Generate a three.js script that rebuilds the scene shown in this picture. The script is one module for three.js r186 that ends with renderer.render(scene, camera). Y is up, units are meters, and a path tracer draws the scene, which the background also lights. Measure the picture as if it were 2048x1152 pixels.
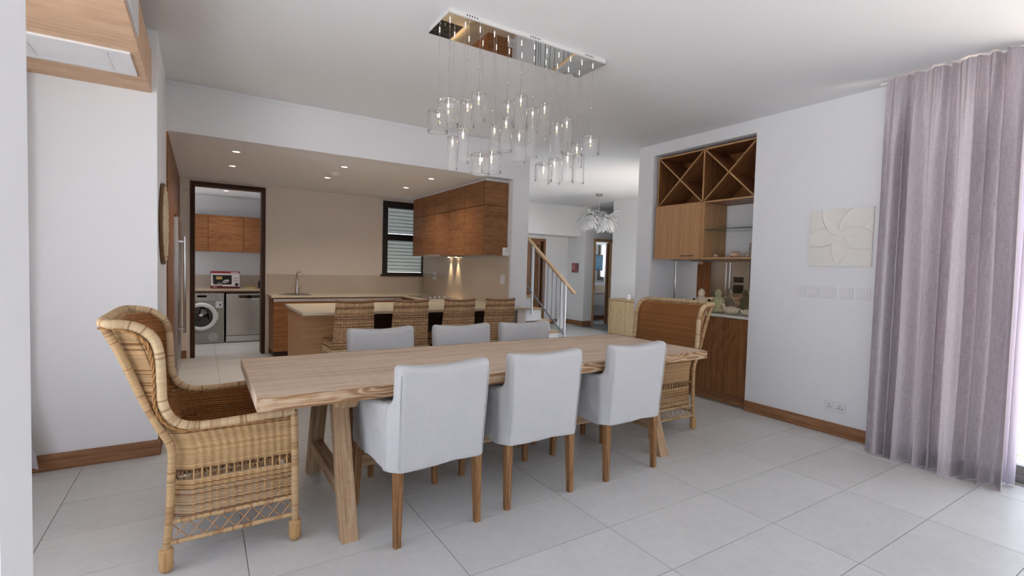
import * as THREE from 'three';
import { RoundedBoxGeometry } from 'three/addons/geometries/RoundedBoxGeometry.js';
import { mergeGeometries } from 'three/addons/utils/BufferGeometryUtils.js';

// ------------------------------------------------------------------ camera, sky, exposure
const scene = new THREE.Scene();
const camera = new THREE.PerspectiveCamera(2 * Math.atan(576 / 978.4) * 180 / Math.PI, 16 / 9, 0.05, 200);
camera.position.set(0, 1.4, 0);
camera.rotation.order = 'YXZ';
camera.rotation.set(-0.04068, -0.56662, 0.02687);
const renderer = new THREE.WebGLRenderer({ antialias: true });
renderer.toneMapping = THREE.LinearToneMapping;
renderer.toneMappingExposure = 1.97;
renderer.shadowMap.enabled = true;
scene.background = new THREE.Color().setRGB(0.86, 0.97, 1.14);   // even overcast sky
scene.backgroundIntensity = 1.5;
const sun = new THREE.DirectionalLight(new THREE.Color(1, 0.99, 0.97), 16);   // near the zenith: it lights the garden and the roof light, not the rooms
sun.position.set(-0.4, 30, -2.2); sun.target.position.set(0, 0, 0); sun.castShadow = true;
Object.assign(sun.shadow.camera, { left: -30, right: 30, top: 30, bottom: -30, near: 1, far: 90 }); sun.shadow.mapSize.set(4096, 4096);
scene.add(sun, sun.target);

// ------------------------------------------------------------------ helpers
let seed = 20240;
const rnd = () => { seed = (seed * 1664525 + 1013904223) >>> 0; return seed / 4294967296; };
const V = (x, y, z) => new THREE.Vector3(x, y, z);
const lerp = (a, b, t) => a + (b - a) * t;
const clamp = (x, a, b) => Math.min(b, Math.max(a, x));
const sstep = (a, b, x) => { const t = clamp((x - a) / (b - a), 0, 1); return t * t * (3 - 2 * t); };
function hash(x, y, s) { let h = (x * 374761393 + y * 668265263 + s * 974711) | 0; h = Math.imul(h ^ (h >>> 13), 1274126177); return ((h ^ (h >>> 16)) >>> 0) / 4294967296; }
function pn(x, y, px, py, s = 0) {          // value noise that repeats after px, py cells
  const xi = Math.floor(x), yi = Math.floor(y), fx = x - xi, fy = y - yi, u = fx * fx * (3 - 2 * fx), v = fy * fy * (3 - 2 * fy);
  const m = (a, p) => ((a % p) + p) % p;
  const a = hash(m(xi, px), m(yi, py), s), b = hash(m(xi + 1, px), m(yi, py), s), c = hash(m(xi, px), m(yi + 1, py), s), d = hash(m(xi + 1, px), m(yi + 1, py), s);
  return lerp(lerp(a, b, u), lerp(c, d, u), v);
}
function fbm(u, v, cx, cy, oct = 4, s = 0) { let r = 0, a = 0.5, t = 0; for (let o = 0; o < oct; o++) { r += a * pn(u * cx, v * cy, cx, cy, s + o); t += a; a *= 0.5; cx *= 2; cy *= 2; } return r / t; }
function n3(x, y, z, s = 0) { return (pn(x + z * 0.37, y + 11.3, 997, 991, s) + pn(y - z * 0.61, z + x * 0.23 + 5.1, 983, 977, s + 3) + pn(z + 3.7, x - y * 0.31, 971, 967, s + 7)) / 3; }
function tex(w, h, fn, srgb = true) {
  const d = new Uint8Array(w * h * 4);
  for (let j = 0; j < h; j++) for (let i = 0; i < w; i++) { const c = fn(i / w, j / h), k = (j * w + i) * 4; d[k] = clamp(c[0], 0, 255); d[k + 1] = clamp(c[1], 0, 255); d[k + 2] = clamp(c[2], 0, 255); d[k + 3] = 255; }
  const t = new THREE.DataTexture(d, w, h);
  t.wrapS = t.wrapT = THREE.RepeatWrapping; t.magFilter = THREE.LinearFilter; t.minFilter = THREE.LinearMipmapLinearFilter; t.generateMipmaps = true;
  if (srgb) t.colorSpace = THREE.SRGBColorSpace;
  t.needsUpdate = true;
  return t;
}
const sized = (t, su, sv) => { t.repeat.set(1 / su, 1 / sv); return t; };
const std = (o) => new THREE.MeshPhysicalMaterial({ roughness: 0.6, ...o });
// wood: u runs along the grain; size in metres
function wood(dark, mid, light, { su = 1.6, sv = 0.5, rings = 7, warp = 1.2, pores = 0.5, rough = 0.5, s = 1, bump = 0.0006, knots = 0, ringy = 0.17 } = {}) {
  const W = 512, H = 512;
  const val = (u, v) => {
    const wv = (fbm(u, v, 3, 3, 3, s) - 0.5) * warp * 2 + (fbm(u, v, 2, 6, 2, s + 20) - 0.5) * warp;
    let r = v * rings + wv;
    for (let k = 0; k < knots; k++) {
      const kx = hash(k, 1, s), ky = hash(k, 2, s); let dx = Math.abs(u - kx), dy = Math.abs(v - ky); dx = Math.min(dx, 1 - dx); dy = Math.min(dy, 1 - dy);
      r += 1.5 * Math.exp(-(dx * dx * 90 + dy * dy * 120));
    }
    const ring = 0.5 + 0.5 * Math.sin(r * Math.PI * 2);
    const fine = fbm(u, v, 6, 90, 3, s + 40), streak = fbm(u, v, 2, 24, 3, s + 60), pore = pn(u * 30, v * 240, 30, 240, s + 80);
    return [ringy * Math.pow(ring, 1.6) + (0.55 - ringy) * fine + 0.45 * streak + 0.08, pore > 0.80 ? pores * (pore - 0.80) * 5 : 0];
  };
  const map = tex(W, H, (u, v) => {
    const [a, p] = val(u, v), t = clamp((a - 0.2) / 0.6, 0, 1), c = t < 0.5 ? [0, 1, 2].map((k) => lerp(dark[k], mid[k], t * 2)) : [0, 1, 2].map((k) => lerp(mid[k], light[k], t * 2 - 1));
    return c.map((x, k) => lerp(x, dark[k] * 0.8, p));
  });
  const bm = tex(256, 256, (u, v) => { const [a, p] = val(u, v); const x = 255 * clamp(a - p, 0, 1); return [x, x, x]; }, false);
  sized(map, su, sv); sized(bm, su, sv);
  return std({ map, bumpMap: bm, bumpScale: bump, roughness: rough, specularIntensity: 0.6 });
}
function uvm(g, grain = 'x', off = [rnd() * 3, rnd() * 3]) {   // texture coordinates in metres, u along the grain axis
  g = g.index ? g.toNonIndexed() : g;
  const p = g.attributes.position, n = p.count, uv = new Float32Array(n * 2), A = V(), B = V(), C = V();
  for (let i = 0; i < n; i += 3) {
    A.fromBufferAttribute(p, i); B.fromBufferAttribute(p, i + 1); C.fromBufferAttribute(p, i + 2);
    const N = B.clone().sub(A).cross(C.clone().sub(A)), a = [Math.abs(N.x), Math.abs(N.y), Math.abs(N.z)], k = a.indexOf(Math.max(...a));
    let ax = ['xyz'.replace('xyz'[k], '')][0];
    if (ax[1] === grain) ax = ax[1] + ax[0];
    [A, B, C].forEach((q, j) => { uv[(i + j) * 2] = q[ax[0]] + off[0]; uv[(i + j) * 2 + 1] = q[ax[1]] + off[1] + k * 0.37; });
  }
  g.setAttribute('uv', new THREE.BufferAttribute(uv, 2));
  return g;
}
const box = (w, h, d, x, y, z, grain = 'x', r = 0) => {     // x, y, z: centre
  const g = r ? new RoundedBoxGeometry(w, h, d, 1, Math.min(r, w / 2.01, h / 2.01, d / 2.01)) : new THREE.BoxGeometry(w, h, d);
  g.translate(x, y, z); return uvm(g, grain);
};
const span = (x0, x1, y0, y1, z0, z1, grain = 'x', r = 0) => box(Math.abs(x1 - x0), Math.abs(y1 - y0), Math.abs(z1 - z0), (x0 + x1) / 2, (y0 + y1) / 2, (z0 + z1) / 2, grain, r);
const cyl = (r0, r1, h, x, y, z, seg = 20) => { const g = new THREE.CylinderGeometry(r1, r0, h, seg); g.translate(x, y + h / 2, z); return g; };   // y: foot
const lathe = (pts, x, y, z, seg = 28) => { const g = new THREE.LatheGeometry(pts.map(([r, h]) => new THREE.Vector2(r, h)), seg); g.translate(x, y, z); return g; };
const tube = (pts, r, seg = 40, sides = 8, closed = false) => new THREE.TubeGeometry(new THREE.CatmullRomCurve3(pts, closed, 'catmullrom', 0.5), seg, r, sides, closed);
const bar = (a, b, w, d, grain = 'y', up = V(0, 0, 1)) => {   // square bar from a to b
  const L = a.distanceTo(b), g = new RoundedBoxGeometry(w, L, d, 1, Math.min(0.006, w / 3, d / 3)), y = b.clone().sub(a).normalize(), x = V().crossVectors(y, up).normalize(), z = V().crossVectors(x, y);
  const gg = uvm(g, grain); gg.applyMatrix4(new THREE.Matrix4().makeBasis(x, y, z).setPosition(a.clone().add(b).multiplyScalar(0.5))); return gg;
};
const sph = (rx, ry, rz, x, y, z, s = 20) => { const g = new THREE.SphereGeometry(1, s, Math.ceil(s * 0.7)); g.scale(rx, ry, rz); g.translate(x, y, z); return g; };
function merged(list) {
  list = (Array.isArray(list) ? list : [list]).map((g) => { g = g.index ? g.toNonIndexed() : g; for (const k of Object.keys(g.attributes)) if (!['position', 'normal', 'uv', 'color'].includes(k)) g.deleteAttribute(k); return g; });
  return list.length === 1 ? list[0] : mergeGeometries(list);
}
const used = {};
function numbered(n) { used[n] = (used[n] ?? -1) + 1; return used[n] ? n + '_' + String(used[n]).padStart(3, '0') : n; }
function tag(o, label, category, group, kind) { o.userData.label = label; o.userData.category = category; if (group) o.userData.group = group; if (kind) o.userData.kind = kind; return o; }
function thing(name, label, category, pos = [0, 0, 0], turn = 0, group) { const o = new THREE.Group(); o.name = numbered(name); o.position.set(...pos); o.rotation.y = turn; scene.add(o); return tag(o, label, category, group); }
function part(parent, name, geos, mat, label) { const m = new THREE.Mesh(merged(geos), mat); m.name = name; if (label) m.userData.label = label; parent.add(m); return m; }
function single(name, label, category, geos, mat, group) { const m = new THREE.Mesh(merged(geos), mat); m.name = numbered(name); scene.add(m); return tag(m, label, category, group); }
function struct(name, label, category, geos, mat) { const m = new THREE.Mesh(merged(geos), mat); m.name = name; scene.add(m); return tag(m, label, category, null, 'structure'); }
function copyOf(o, label, pos, turn) { const c = o.clone(); c.name = numbered(o.name.replace(/_\d{3}$/, '')); c.userData = { ...o.userData, label }; c.position.set(...pos); c.rotation.y = turn; scene.add(c); return c; }
const stuff = (m) => { m.userData.kind = 'stuff'; return m; };

// signed-distance surface (naive surface nets)
function nets(fn, lo, hi, cell, uvScale = 1) {
  const n = [0, 1, 2].map((k) => Math.ceil((hi[k] - lo[k]) / cell) + 1), F = new Float32Array(n[0] * n[1] * n[2]), id = (x, y, z) => (z * n[1] + y) * n[0] + x;
  for (let z = 0; z < n[2]; z++) for (let y = 0; y < n[1]; y++) for (let x = 0; x < n[0]; x++) F[id(x, y, z)] = fn(lo[0] + x * cell, lo[1] + y * cell, lo[2] + z * cell);
  const vid = new Int32Array(F.length).fill(-1), P = [], idx = [];
  const E = [[0, 1], [0, 2], [0, 4], [1, 3], [1, 5], [2, 3], [2, 6], [3, 7], [4, 5], [4, 6], [5, 7], [6, 7]];
  for (let z = 0; z < n[2] - 1; z++) for (let y = 0; y < n[1] - 1; y++) for (let x = 0; x < n[0] - 1; x++) {
    const c = []; let neg = 0;
    for (let k = 0; k < 8; k++) { const v = F[id(x + (k & 1), y + (k >> 1 & 1), z + (k >> 2))]; c.push(v); if (v < 0) neg++; }
    if (!neg || neg === 8) continue;
    let sx = 0, sy = 0, sz = 0, m = 0;
    for (const [a, b] of E) if ((c[a] < 0) !== (c[b] < 0)) { const t = c[a] / (c[a] - c[b]); sx += lerp(a & 1, b & 1, t); sy += lerp(a >> 1 & 1, b >> 1 & 1, t); sz += lerp(a >> 2, b >> 2, t); m++; }
    vid[id(x, y, z)] = P.length / 3; P.push(lo[0] + (x + sx / m) * cell, lo[1] + (y + sy / m) * cell, lo[2] + (z + sz / m) * cell);
  }
  const quad = (a, b, c, d, flip) => { if (flip) idx.push(a, c, b, a, d, c); else idx.push(a, b, c, a, c, d); };
  for (let z = 1; z < n[2] - 1; z++) for (let y = 1; y < n[1] - 1; y++) for (let x = 1; x < n[0] - 1; x++) {
    const v = F[id(x, y, z)] < 0;
    if (v !== F[id(x + 1, y, z)] < 0) quad(vid[id(x, y - 1, z - 1)], vid[id(x, y, z - 1)], vid[id(x, y, z)], vid[id(x, y - 1, z)], !v);
    if (v !== F[id(x, y + 1, z)] < 0) quad(vid[id(x - 1, y, z - 1)], vid[id(x - 1, y, z)], vid[id(x, y, z)], vid[id(x, y, z - 1)], !v);
    if (v !== F[id(x, y, z + 1)] < 0) quad(vid[id(x - 1, y - 1, z)], vid[id(x, y - 1, z)], vid[id(x, y, z)], vid[id(x - 1, y, z)], !v);
  }
  const N = new Float32Array(P.length), UV = new Float32Array(P.length / 3 * 2), e = cell * 0.5;
  for (let i = 0; i < P.length; i += 3) {
    const [x, y, z] = [P[i], P[i + 1], P[i + 2]];
    let a = fn(x + e, y, z) - fn(x - e, y, z), b = fn(x, y + e, z) - fn(x, y - e, z), c = fn(x, y, z + e) - fn(x, y, z - e); const L = Math.hypot(a, b, c) || 1; a /= L; b /= L; c /= L;
    N[i] = a; N[i + 1] = b; N[i + 2] = c;
    const k = i / 3 * 2;
    if (Math.abs(c) > Math.abs(a)) { UV[k] = x * uvScale; UV[k + 1] = y * uvScale; } else { UV[k] = z * uvScale; UV[k + 1] = y * uvScale; }
  }
  const g = new THREE.BufferGeometry();
  g.setAttribute('position', new THREE.Float32BufferAttribute(P, 3)); g.setAttribute('normal', new THREE.BufferAttribute(N, 3)); g.setAttribute('uv', new THREE.BufferAttribute(UV, 2)); g.setIndex(idx);
  return g;
}
const smin = (a, b, k) => { const h = clamp(0.5 + 0.5 * (b - a) / k, 0, 1); return lerp(b, a, h) - k * h * (1 - h); };
const sdBox = (x, y, z, hx, hy, hz, r) => { const a = Math.abs(x) - hx + r, b = Math.abs(y) - hy + r, c = Math.abs(z) - hz + r; return Math.hypot(Math.max(a, 0), Math.max(b, 0), Math.max(c, 0)) + Math.min(Math.max(a, b, c), 0) - r; };
const sdEll = (x, y, z, a, b, c) => { const k = Math.hypot(x / a, y / b, z / c); return (k - 1) * Math.min(a, b, c); };
const sdCap = (p, a, b, ra, rb) => { const ba = [b[0] - a[0], b[1] - a[1], b[2] - a[2]], pa = [p[0] - a[0], p[1] - a[1], p[2] - a[2]], t = clamp((pa[0] * ba[0] + pa[1] * ba[1] + pa[2] * ba[2]) / (ba[0] ** 2 + ba[1] ** 2 + ba[2] ** 2), 0, 1); return Math.hypot(pa[0] - ba[0] * t, pa[1] - ba[1] * t, pa[2] - ba[2] * t) - lerp(ra, rb, t); };

// cane strands gathered into one geometry with a colour per strand
class Strands {
  constructor() { this.p = []; this.n = []; this.c = []; this.i = []; }
  add(pts, r, color, sides = 4, radii = null, colors = null) {
    const m = pts.length, base = this.p.length / 3, T = V(), U = V(), W = V(), ref = V(0.13, 0.31, 0.94).normalize();
    for (let k = 0; k < m; k++) {
      T.copy(pts[Math.min(k + 1, m - 1)]).sub(pts[Math.max(k - 1, 0)]).normalize();
      if (k === 0) { U.crossVectors(T, Math.abs(T.dot(ref)) > 0.9 ? V(1, 0, 0) : ref).normalize(); } else { U.addScaledVector(T, -U.dot(T)).normalize(); }
      W.crossVectors(T, U);
      const rr = radii ? radii[k] : r, cc = colors ? colors[k] : color;
      for (let s = 0; s < sides; s++) {
        const a = s / sides * Math.PI * 2, ca = Math.cos(a), sa = Math.sin(a), nx = U.x * ca + W.x * sa, ny = U.y * ca + W.y * sa, nz = U.z * ca + W.z * sa;
        this.p.push(pts[k].x + nx * rr, pts[k].y + ny * rr, pts[k].z + nz * rr); this.n.push(nx, ny, nz); this.c.push(...cc);
      }
      if (k) for (let s = 0; s < sides; s++) { const a = base + (k - 1) * sides + s, b = base + (k - 1) * sides + (s + 1) % sides, c = a + sides, d = b + sides; this.i.push(a, b, c, b, d, c); }
    }
  }
  geo() { const g = new THREE.BufferGeometry(); g.setAttribute('position', new THREE.Float32BufferAttribute(this.p, 3)); g.setAttribute('normal', new THREE.Float32BufferAttribute(this.n, 3)); g.setAttribute('color', new THREE.Float32BufferAttribute(this.c, 3)); g.setIndex(this.i); return g; }
}
const lin = (r, g, b, k = 1) => { const c = new THREE.Color().setRGB(r / 255, g / 255, b / 255, THREE.SRGBColorSpace); return [c.r * k, c.g * k, c.b * k]; };
function strandPart(parent, name, st, mat, label) { const m = new THREE.Mesh(st.geo(), mat); m.name = name; if (label) m.userData.label = label; parent.add(m); return m; }
// a pole wrapped in cane: rings swell per turn, tone changes along its length
function wrap(st, pts, r, { pitch = 0.007, tone = lin(192, 160, 120), brown = lin(132, 82, 48), dark = 0.12, sides = 8, s = 0 } = {}) {
  const curve = new THREE.CatmullRomCurve3(pts, false, 'catmullrom', 0.5), L = curve.getLength(), n = Math.max(6, Math.round(L / pitch) * 3), P = curve.getSpacedPoints(n), R = [], C = [];
  for (let k = 0; k <= n; k++) {
    R.push(r * (0.92 + 0.10 * Math.abs(Math.sin(k / 3 * Math.PI))));
    const turn = Math.floor(k / 3), patch = hash(Math.floor(turn / 6), 3, s), q = 0.9 + 0.2 * hash(turn, 5, s);
    const bk = patch < dark ? 0.4 * (0.4 + 1.0 * hash(turn, 13, s)) : hash(turn, 9, s) < 0.07 ? 0.6 : 0; C.push(tone.map((x, j) => lerp(x, brown[j], clamp(bk, 0, 1)) * q));
  }
  st.add(P, r, tone, sides, R, C);
}

// ------------------------------------------------------------------ materials
const plasterBump = sized(tex(256, 256, (u, v) => { const x = 110 + 90 * (fbm(u, v, 24, 24, 4, 5) - 0.5); return [x, x, x]; }, false), 0.8, 0.8);
const M = {};
M.wall = std({ color: 0xe9e8e9, roughness: 0.92, bumpMap: plasterBump, bumpScale: 0.0006, specularIntensity: 0.25 });
M.ceiling = std({ color: 0xecebec, roughness: 0.95, specularIntensity: 0.2 });
M.kitchenWall = std({ color: 0xe8ded4, roughness: 0.9, bumpMap: plasterBump, bumpScale: 0.0006, specularIntensity: 0.25 });
M.grout = std({ color: 0x8f8c88, roughness: 0.95 });
const tileBump = sized(tex(256, 256, (u, v) => { const x = 128 + 110 * (fbm(u, v, 40, 40, 3, 9) - 0.5); return [x, x, x]; }, false), 0.5, 0.5);
const tileMap = tex(512, 512, (u, v) => { const a = fbm(u, v, 6, 6, 5, 2), b = fbm(u, v, 60, 60, 2, 8), k = 1 + (a - 0.5) * 0.045 + (b - 0.5) * 0.04; return [208 * k, 207 * k, 206 * k]; });
const tileMats = [0, 1, 2, 3].map((k) => { const t = tileMap.clone(); t.repeat.set(1 / 1.9, 1 / 1.9); t.offset.set(k * 0.31, k * 0.17); t.needsUpdate = true; return std({ map: t, color: new THREE.Color().setScalar(0.93 + 0.02 * k), roughness: 0.38, bumpMap: tileBump, bumpScale: 0.0002, specularIntensity: 0.7 }); });
M.oak = wood([108, 67, 39], [134, 88, 54], [149, 103, 67], { su: 1.3, sv: 0.6, rings: 5, warp: 1.6, rough: 0.42, s: 3 });
M.oakWarm = wood([168, 124, 84], [184, 140, 98], [194, 153, 112], { su: 1.3, sv: 0.45, rings: 9, warp: 0.9, rough: 0.45, s: 4 });
M.oakEdge = wood([150, 108, 68], [184, 142, 98], [200, 160, 116], { su: 1, sv: 0.4, rings: 6, warp: 0.6, rough: 0.5, s: 5 });
M.acWood = wood([190, 150, 116], [210, 172, 138], [220, 186, 154], { su: 1.8, sv: 0.9, rings: 4, warp: 2.2, rough: 0.5, s: 6 });
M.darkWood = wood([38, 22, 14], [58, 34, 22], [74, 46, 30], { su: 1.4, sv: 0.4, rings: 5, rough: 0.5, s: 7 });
M.skirting = wood([112, 74, 48], [142, 98, 67], [162, 118, 84], { su: 1.4, sv: 0.3, rings: 4, rough: 0.5, s: 8 });
M.table = wood([178, 148, 120], [212, 188, 165], [224, 206, 187], { su: 2.3, sv: 0.55, rings: 4, warp: 1.5, pores: 0.7, rough: 0.55, s: 10, bump: 0.0012, knots: 3 });
M.tableEdge = wood([128, 92, 62], [172, 134, 98], [208, 182, 154], { su: 1.1, sv: 0.26, rings: 3, warp: 2.6, pores: 0.6, rough: 0.6, s: 23, bump: 0.001, knots: 4, ringy: 0.4 });
M.tableLeg = wood([134, 102, 74], [172, 140, 108], [192, 164, 134], { su: 0.9, sv: 0.3, rings: 5, warp: 0.8, pores: 0.8, rough: 0.65, s: 11, bump: 0.001 });
M.chairLeg = wood([100, 66, 38], [138, 98, 62], [162, 122, 82], { su: 0.7, sv: 0.2, rings: 4, rough: 0.55, s: 12 });
M.paleWood = wood([168, 138, 100], [198, 170, 130], [212, 188, 150], { su: 0.8, sv: 0.25, rings: 4, rough: 0.6, s: 13 });
M.railWood = wood([170, 134, 96], [196, 162, 122], [210, 180, 142], { su: 0.8, sv: 0.25, rings: 3, rough: 0.55, s: 14 });
const weaveBump = sized(tex(256, 256, (u, v) => { const a = Math.sin(u * 128 * Math.PI), b = Math.sin(v * 128 * Math.PI), x = 128 + 30 * a * b + 70 * (fbm(u, v, 64, 64, 2, 4) - 0.5); return [x, x, x]; }, false), 0.14, 0.14);
const linenMap = sized(tex(512, 512, (u, v) => { const k = 1 + (fbm(u, v, 30, 200, 2, 1) - 0.5) * 0.035 + (fbm(u, v, 200, 30, 2, 6) - 0.5) * 0.035; return [198 * k, 197 * k, 198 * k]; }), 0.4, 0.4);
M.linen = std({ map: linenMap, bumpMap: weaveBump, bumpScale: 0.0002, roughness: 0.95, sheen: 0.2, sheenRoughness: 0.7, sheenColor: new THREE.Color(0.9, 0.9, 0.95), specularIntensity: 0.2 });
const curtainMap = sized(tex(512, 512, (u, v) => { const k = 1 + (fbm(u, v, 40, 200, 2, 11) - 0.5) * 0.12 + (fbm(u, v, 200, 14, 2, 16) - 0.5) * 0.14; return [196 * k, 186 * k, 190 * k]; }), 0.5, 0.5);
M.curtain = std({ map: curtainMap, bumpMap: weaveBump, bumpScale: 0.0006, roughness: 1, transmission: 0.12, thickness: 0, specularIntensity: 0.1, side: THREE.DoubleSide });
M.sheer = std({ color: 0xd9d2dc, roughness: 1, transmission: 0.5, thickness: 0, specularIntensity: 0.1, side: THREE.DoubleSide });
M.cane = std({ vertexColors: true, roughness: 0.55, specularIntensity: 0.5 });
M.caneFoot = wood([150, 108, 66], [188, 146, 98], [204, 166, 120], { su: 0.3, sv: 0.1, rings: 3, rough: 0.5, s: 15 });
M.mirror = std({ color: 0xf2efec, metalness: 1, roughness: 0.02 });
M.chrome = std({ color: 0xe8e8ea, metalness: 1, roughness: 0.12 });
M.steel = std({ color: 0xc4c1bd, metalness: 1, roughness: 0.22 });
M.steelPaint = std({ color: 0xa09c96, metalness: 0.5, roughness: 0.4 });
M.whitePlastic = std({ color: 0xe4e2e2, roughness: 0.4 });
M.greyPlastic = std({ color: 0x9b9894, roughness: 0.5 });
M.black = std({ color: 0x0c0b0c, roughness: 0.25 });
M.blackMatt = std({ color: 0x14100e, roughness: 0.6 });
M.blackGlass = std({ color: 0x060606, roughness: 0.05, clearcoat: 1, clearcoatRoughness: 0.03 });
M.frameBlack = std({ color: 0x17120f, roughness: 0.45 });
M.worktop = std({ map: sized(tex(256, 256, (u, v) => { const k = 1 + (fbm(u, v, 90, 90, 2, 3) - 0.5) * 0.12; return [206 * k, 192 * k, 170 * k]; }), 0.4, 0.4), roughness: 0.16, specularIntensity: 0.8 });
M.splash = std({ color: 0xc6b8a8, roughness: 0.12, specularIntensity: 0.9 });
M.whiteStone = std({ color: 0xdcd8d0, roughness: 0.35 });
M.pane = std({ color: 0xffffff, transmission: 1, thickness: 0, roughness: 0.0, ior: 1.5 });
M.clearGlass = std({ color: 0xffffff, transmission: 1, thickness: 0.002, roughness: 0.0, ior: 1.47 });
M.frosted = std({ color: 0xd9dfdc, transmission: 0.3, thickness: 0, roughness: 0.9 });
M.roofGlass = std({ color: 0xf2f6f4, transmission: 0.6, thickness: 0, roughness: 0.9 });
M.shelfGlass = std({ color: 0xdfeee8, transmission: 1, thickness: 0.01, roughness: 0.02, ior: 1.5, attenuationColor: new THREE.Color(0.4, 0.7, 0.6), attenuationDistance: 0.3 });
M.plaster = std({ color: 0xe6e1da, roughness: 0.8 });
M.alabaster = std({ map: sized(tex(128, 128, (u, v) => { const k = 0.9 + 0.2 * fbm(u, v, 4, 4, 4, 2); return [220 * k, 205 * k, 178 * k]; }), 0.3, 0.3), roughness: 0.5 });
M.jade = std({ map: sized(tex(128, 128, (u, v) => { const k = 0.9 + 0.2 * fbm(u, v, 4, 4, 4, 7); return [176 * k, 172 * k, 128 * k]; }), 0.3, 0.3), roughness: 0.45 });
M.shell = std({ map: sized(tex(128, 128, (u, v) => { const k = fbm(u, v, 3, 14, 3, 9); return [lerp(190, 232, k), lerp(140, 208, k), lerp(112, 186, k)]; }), 0.12, 0.12), roughness: 0.45 });
M.feather = std({ color: 0xf0f0f0, roughness: 0.7, transmission: 0.3, thickness: 0, side: THREE.DoubleSide });
const glow = (r, g, b, k) => new THREE.MeshStandardMaterial({ color: 0x000000, emissive: new THREE.Color().setRGB(r, g, b), emissiveIntensity: k });
M.bulbGlow = glow(1, 0.8, 0.48, 8);
M.downGlow = glow(1, 0.9, 0.76, 3.2);
M.hoodGlow = glow(1, 0.84, 0.55, 8);

// ------------------------------------------------------------------ the setting
const H = 2.97, KH = 2.53;
// floor: grout bed with single tiles laid on it
{
  const bed = struct('floor', 'pale grey porcelain tile floor of the dining room, kitchen and hall', 'floor', [span(-1.9, 5.0, -0.12, -0.003, -4.9, 3.1), span(-1.9, 10.4, -0.12, -0.003, -12.2, -4.9)], M.grout);
  const TX = 0.848, TZ = 0.4322, GX = 1.031, GZ = -2.339, cache = {};
  const regions = [[-1.7, 4.735, -4.25, 0.3], [-0.9, 3.36, -8.3, -4.25], [3.36, 4.735, -5.32, -4.25], [-1.6, 1.1, -10.2, -8.3], [3.61, 8.9, -9.4, -5.32], [4.735, 7.88, -5.32, -4.7]];
  let q = 0;
  for (const [x0, x1, z0, z1] of regions) for (let i = -5; i < 12; i++) for (let j = -22; j < 8; j++) {
    const a = Math.max(GX + i * TX, x0), b = Math.min(GX + (i + 1) * TX, x1), c = Math.max(GZ + j * TZ, z0), d = Math.min(GZ + (j + 1) * TZ, z1);
    if (b - a < 0.02 || d - c < 0.02) continue;
    const w = b - a - 0.004, dd = d - c - 0.004, key = w.toFixed(3) + '_' + dd.toFixed(3);
    cache[key] ??= uvm(new THREE.BoxGeometry(w, 0.012, dd), 'x', [q * 0.13 % 1, q * 0.29 % 1]);
    const m = new THREE.Mesh(cache[key], tileMats[(q * 7 + (q >> 2)) % 4]); m.name = 'tile'; m.position.set((a + b) / 2, -0.006, (c + d) / 2); bed.add(m); q++;
  }
  part(bed, 'tile_field', [span(-1.7, 4.735, -0.012, 0, 0.302, 3.0), span(3.61, 10.2, -0.012, 0, -12, -9.402), span(7.88, 9.6, -0.012, 0, -9.402, -8.2)], tileMats[1]);
}
struct('ceiling', 'smooth white ceiling over the dining room and hall', 'ceiling', [span(-1.9, 5.28, H, H + 0.2, -5.32, 3.2), span(3.36, 10.4, H, H + 0.2, -7.2, -5.32), span(3.36, 10.4, H, H + 0.2, -12.2, -9.3), span(4.68, 10.4, H, H + 0.2, -9.3, -7.2), span(3.36, 3.64, H, H + 0.2, -9.3, -7.2), span(5.28, 8.1, H, H + 0.2, -5.32, -4.5)], M.ceiling);
struct('ceiling_kitchen', 'lowered kitchen ceiling with small round downlights', 'ceiling', [span(-0.95, 3.36, KH, KH + 0.06, -8.45, -5.5), span(-1.7, 1.2, KH, KH + 0.06, -10.35, -8.45)], M.ceiling);
struct('wall_kitchen_header', 'long white bulkhead above the kitchen opening', 'wall', span(-0.26, 3.36, KH, H, -5.5, -5.32), M.wall);
struct('trim_kitchen_header', 'thin shadow bead where bulkhead meets ceiling', 'trim', span(-0.26, 3.36, H - 0.035, H - 0.028, -5.32, -5.314), M.wall);
struct('wall_left', 'white wall block beside the kitchen with the wooden air conditioner box on it', 'wall', [span(-1.9, -0.26, 0, H, -5.32, -4.25)], M.wall);
struct('wall_garden_side', 'white outer wall with a tall window next to the curtain corner', 'wall', [span(-1.9, -1.7, 0, H, -4.25, -2.95), span(-1.9, -1.7, 2.5, H, -2.95, -1.05), span(-1.9, -1.7, 0, H, -1.05, -0.7), span(-1.9, -1.7, 2.4, H, -0.7, 2.2), span(-1.9, -1.7, 0, H, 2.2, 3.2)], M.wall);
struct('wall_pier', 'blurred white wall end beside the camera', 'wall', span(-0.62, -0.216, 0, H, -1.0, -0.86), M.wall);
struct('wall_back', 'white wall closing the room behind the camera', 'wall', [span(-1.7, 5.0, 0, H, 3.0, 3.2)], M.wall);
const NZ0 = -4.24, NZ1 = -2.912, NT = 2.832;
struct('wall_right', 'white wall with the display niche, relief panel and switches', 'wall', [
  span(4.73, 5.28, 0, H, -4.48, NZ0), span(4.73, 5.28, NT, H, NZ0, NZ1), span(5.2, 5.28, 0, NT, NZ0, NZ1), span(4.73, 5.28, 0, H, NZ1, -1.6),
  span(4.73, 4.98, 2.78, H, -1.6, 2.7), span(4.73, 4.98, 0, H, 2.7, 3.2)], M.wall);
struct('wall_kitchen_right', 'white column and wall between the kitchen and the hall', 'wall', span(3.36, 3.61, 0, H, -8.45, -5.32), M.wall);
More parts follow.
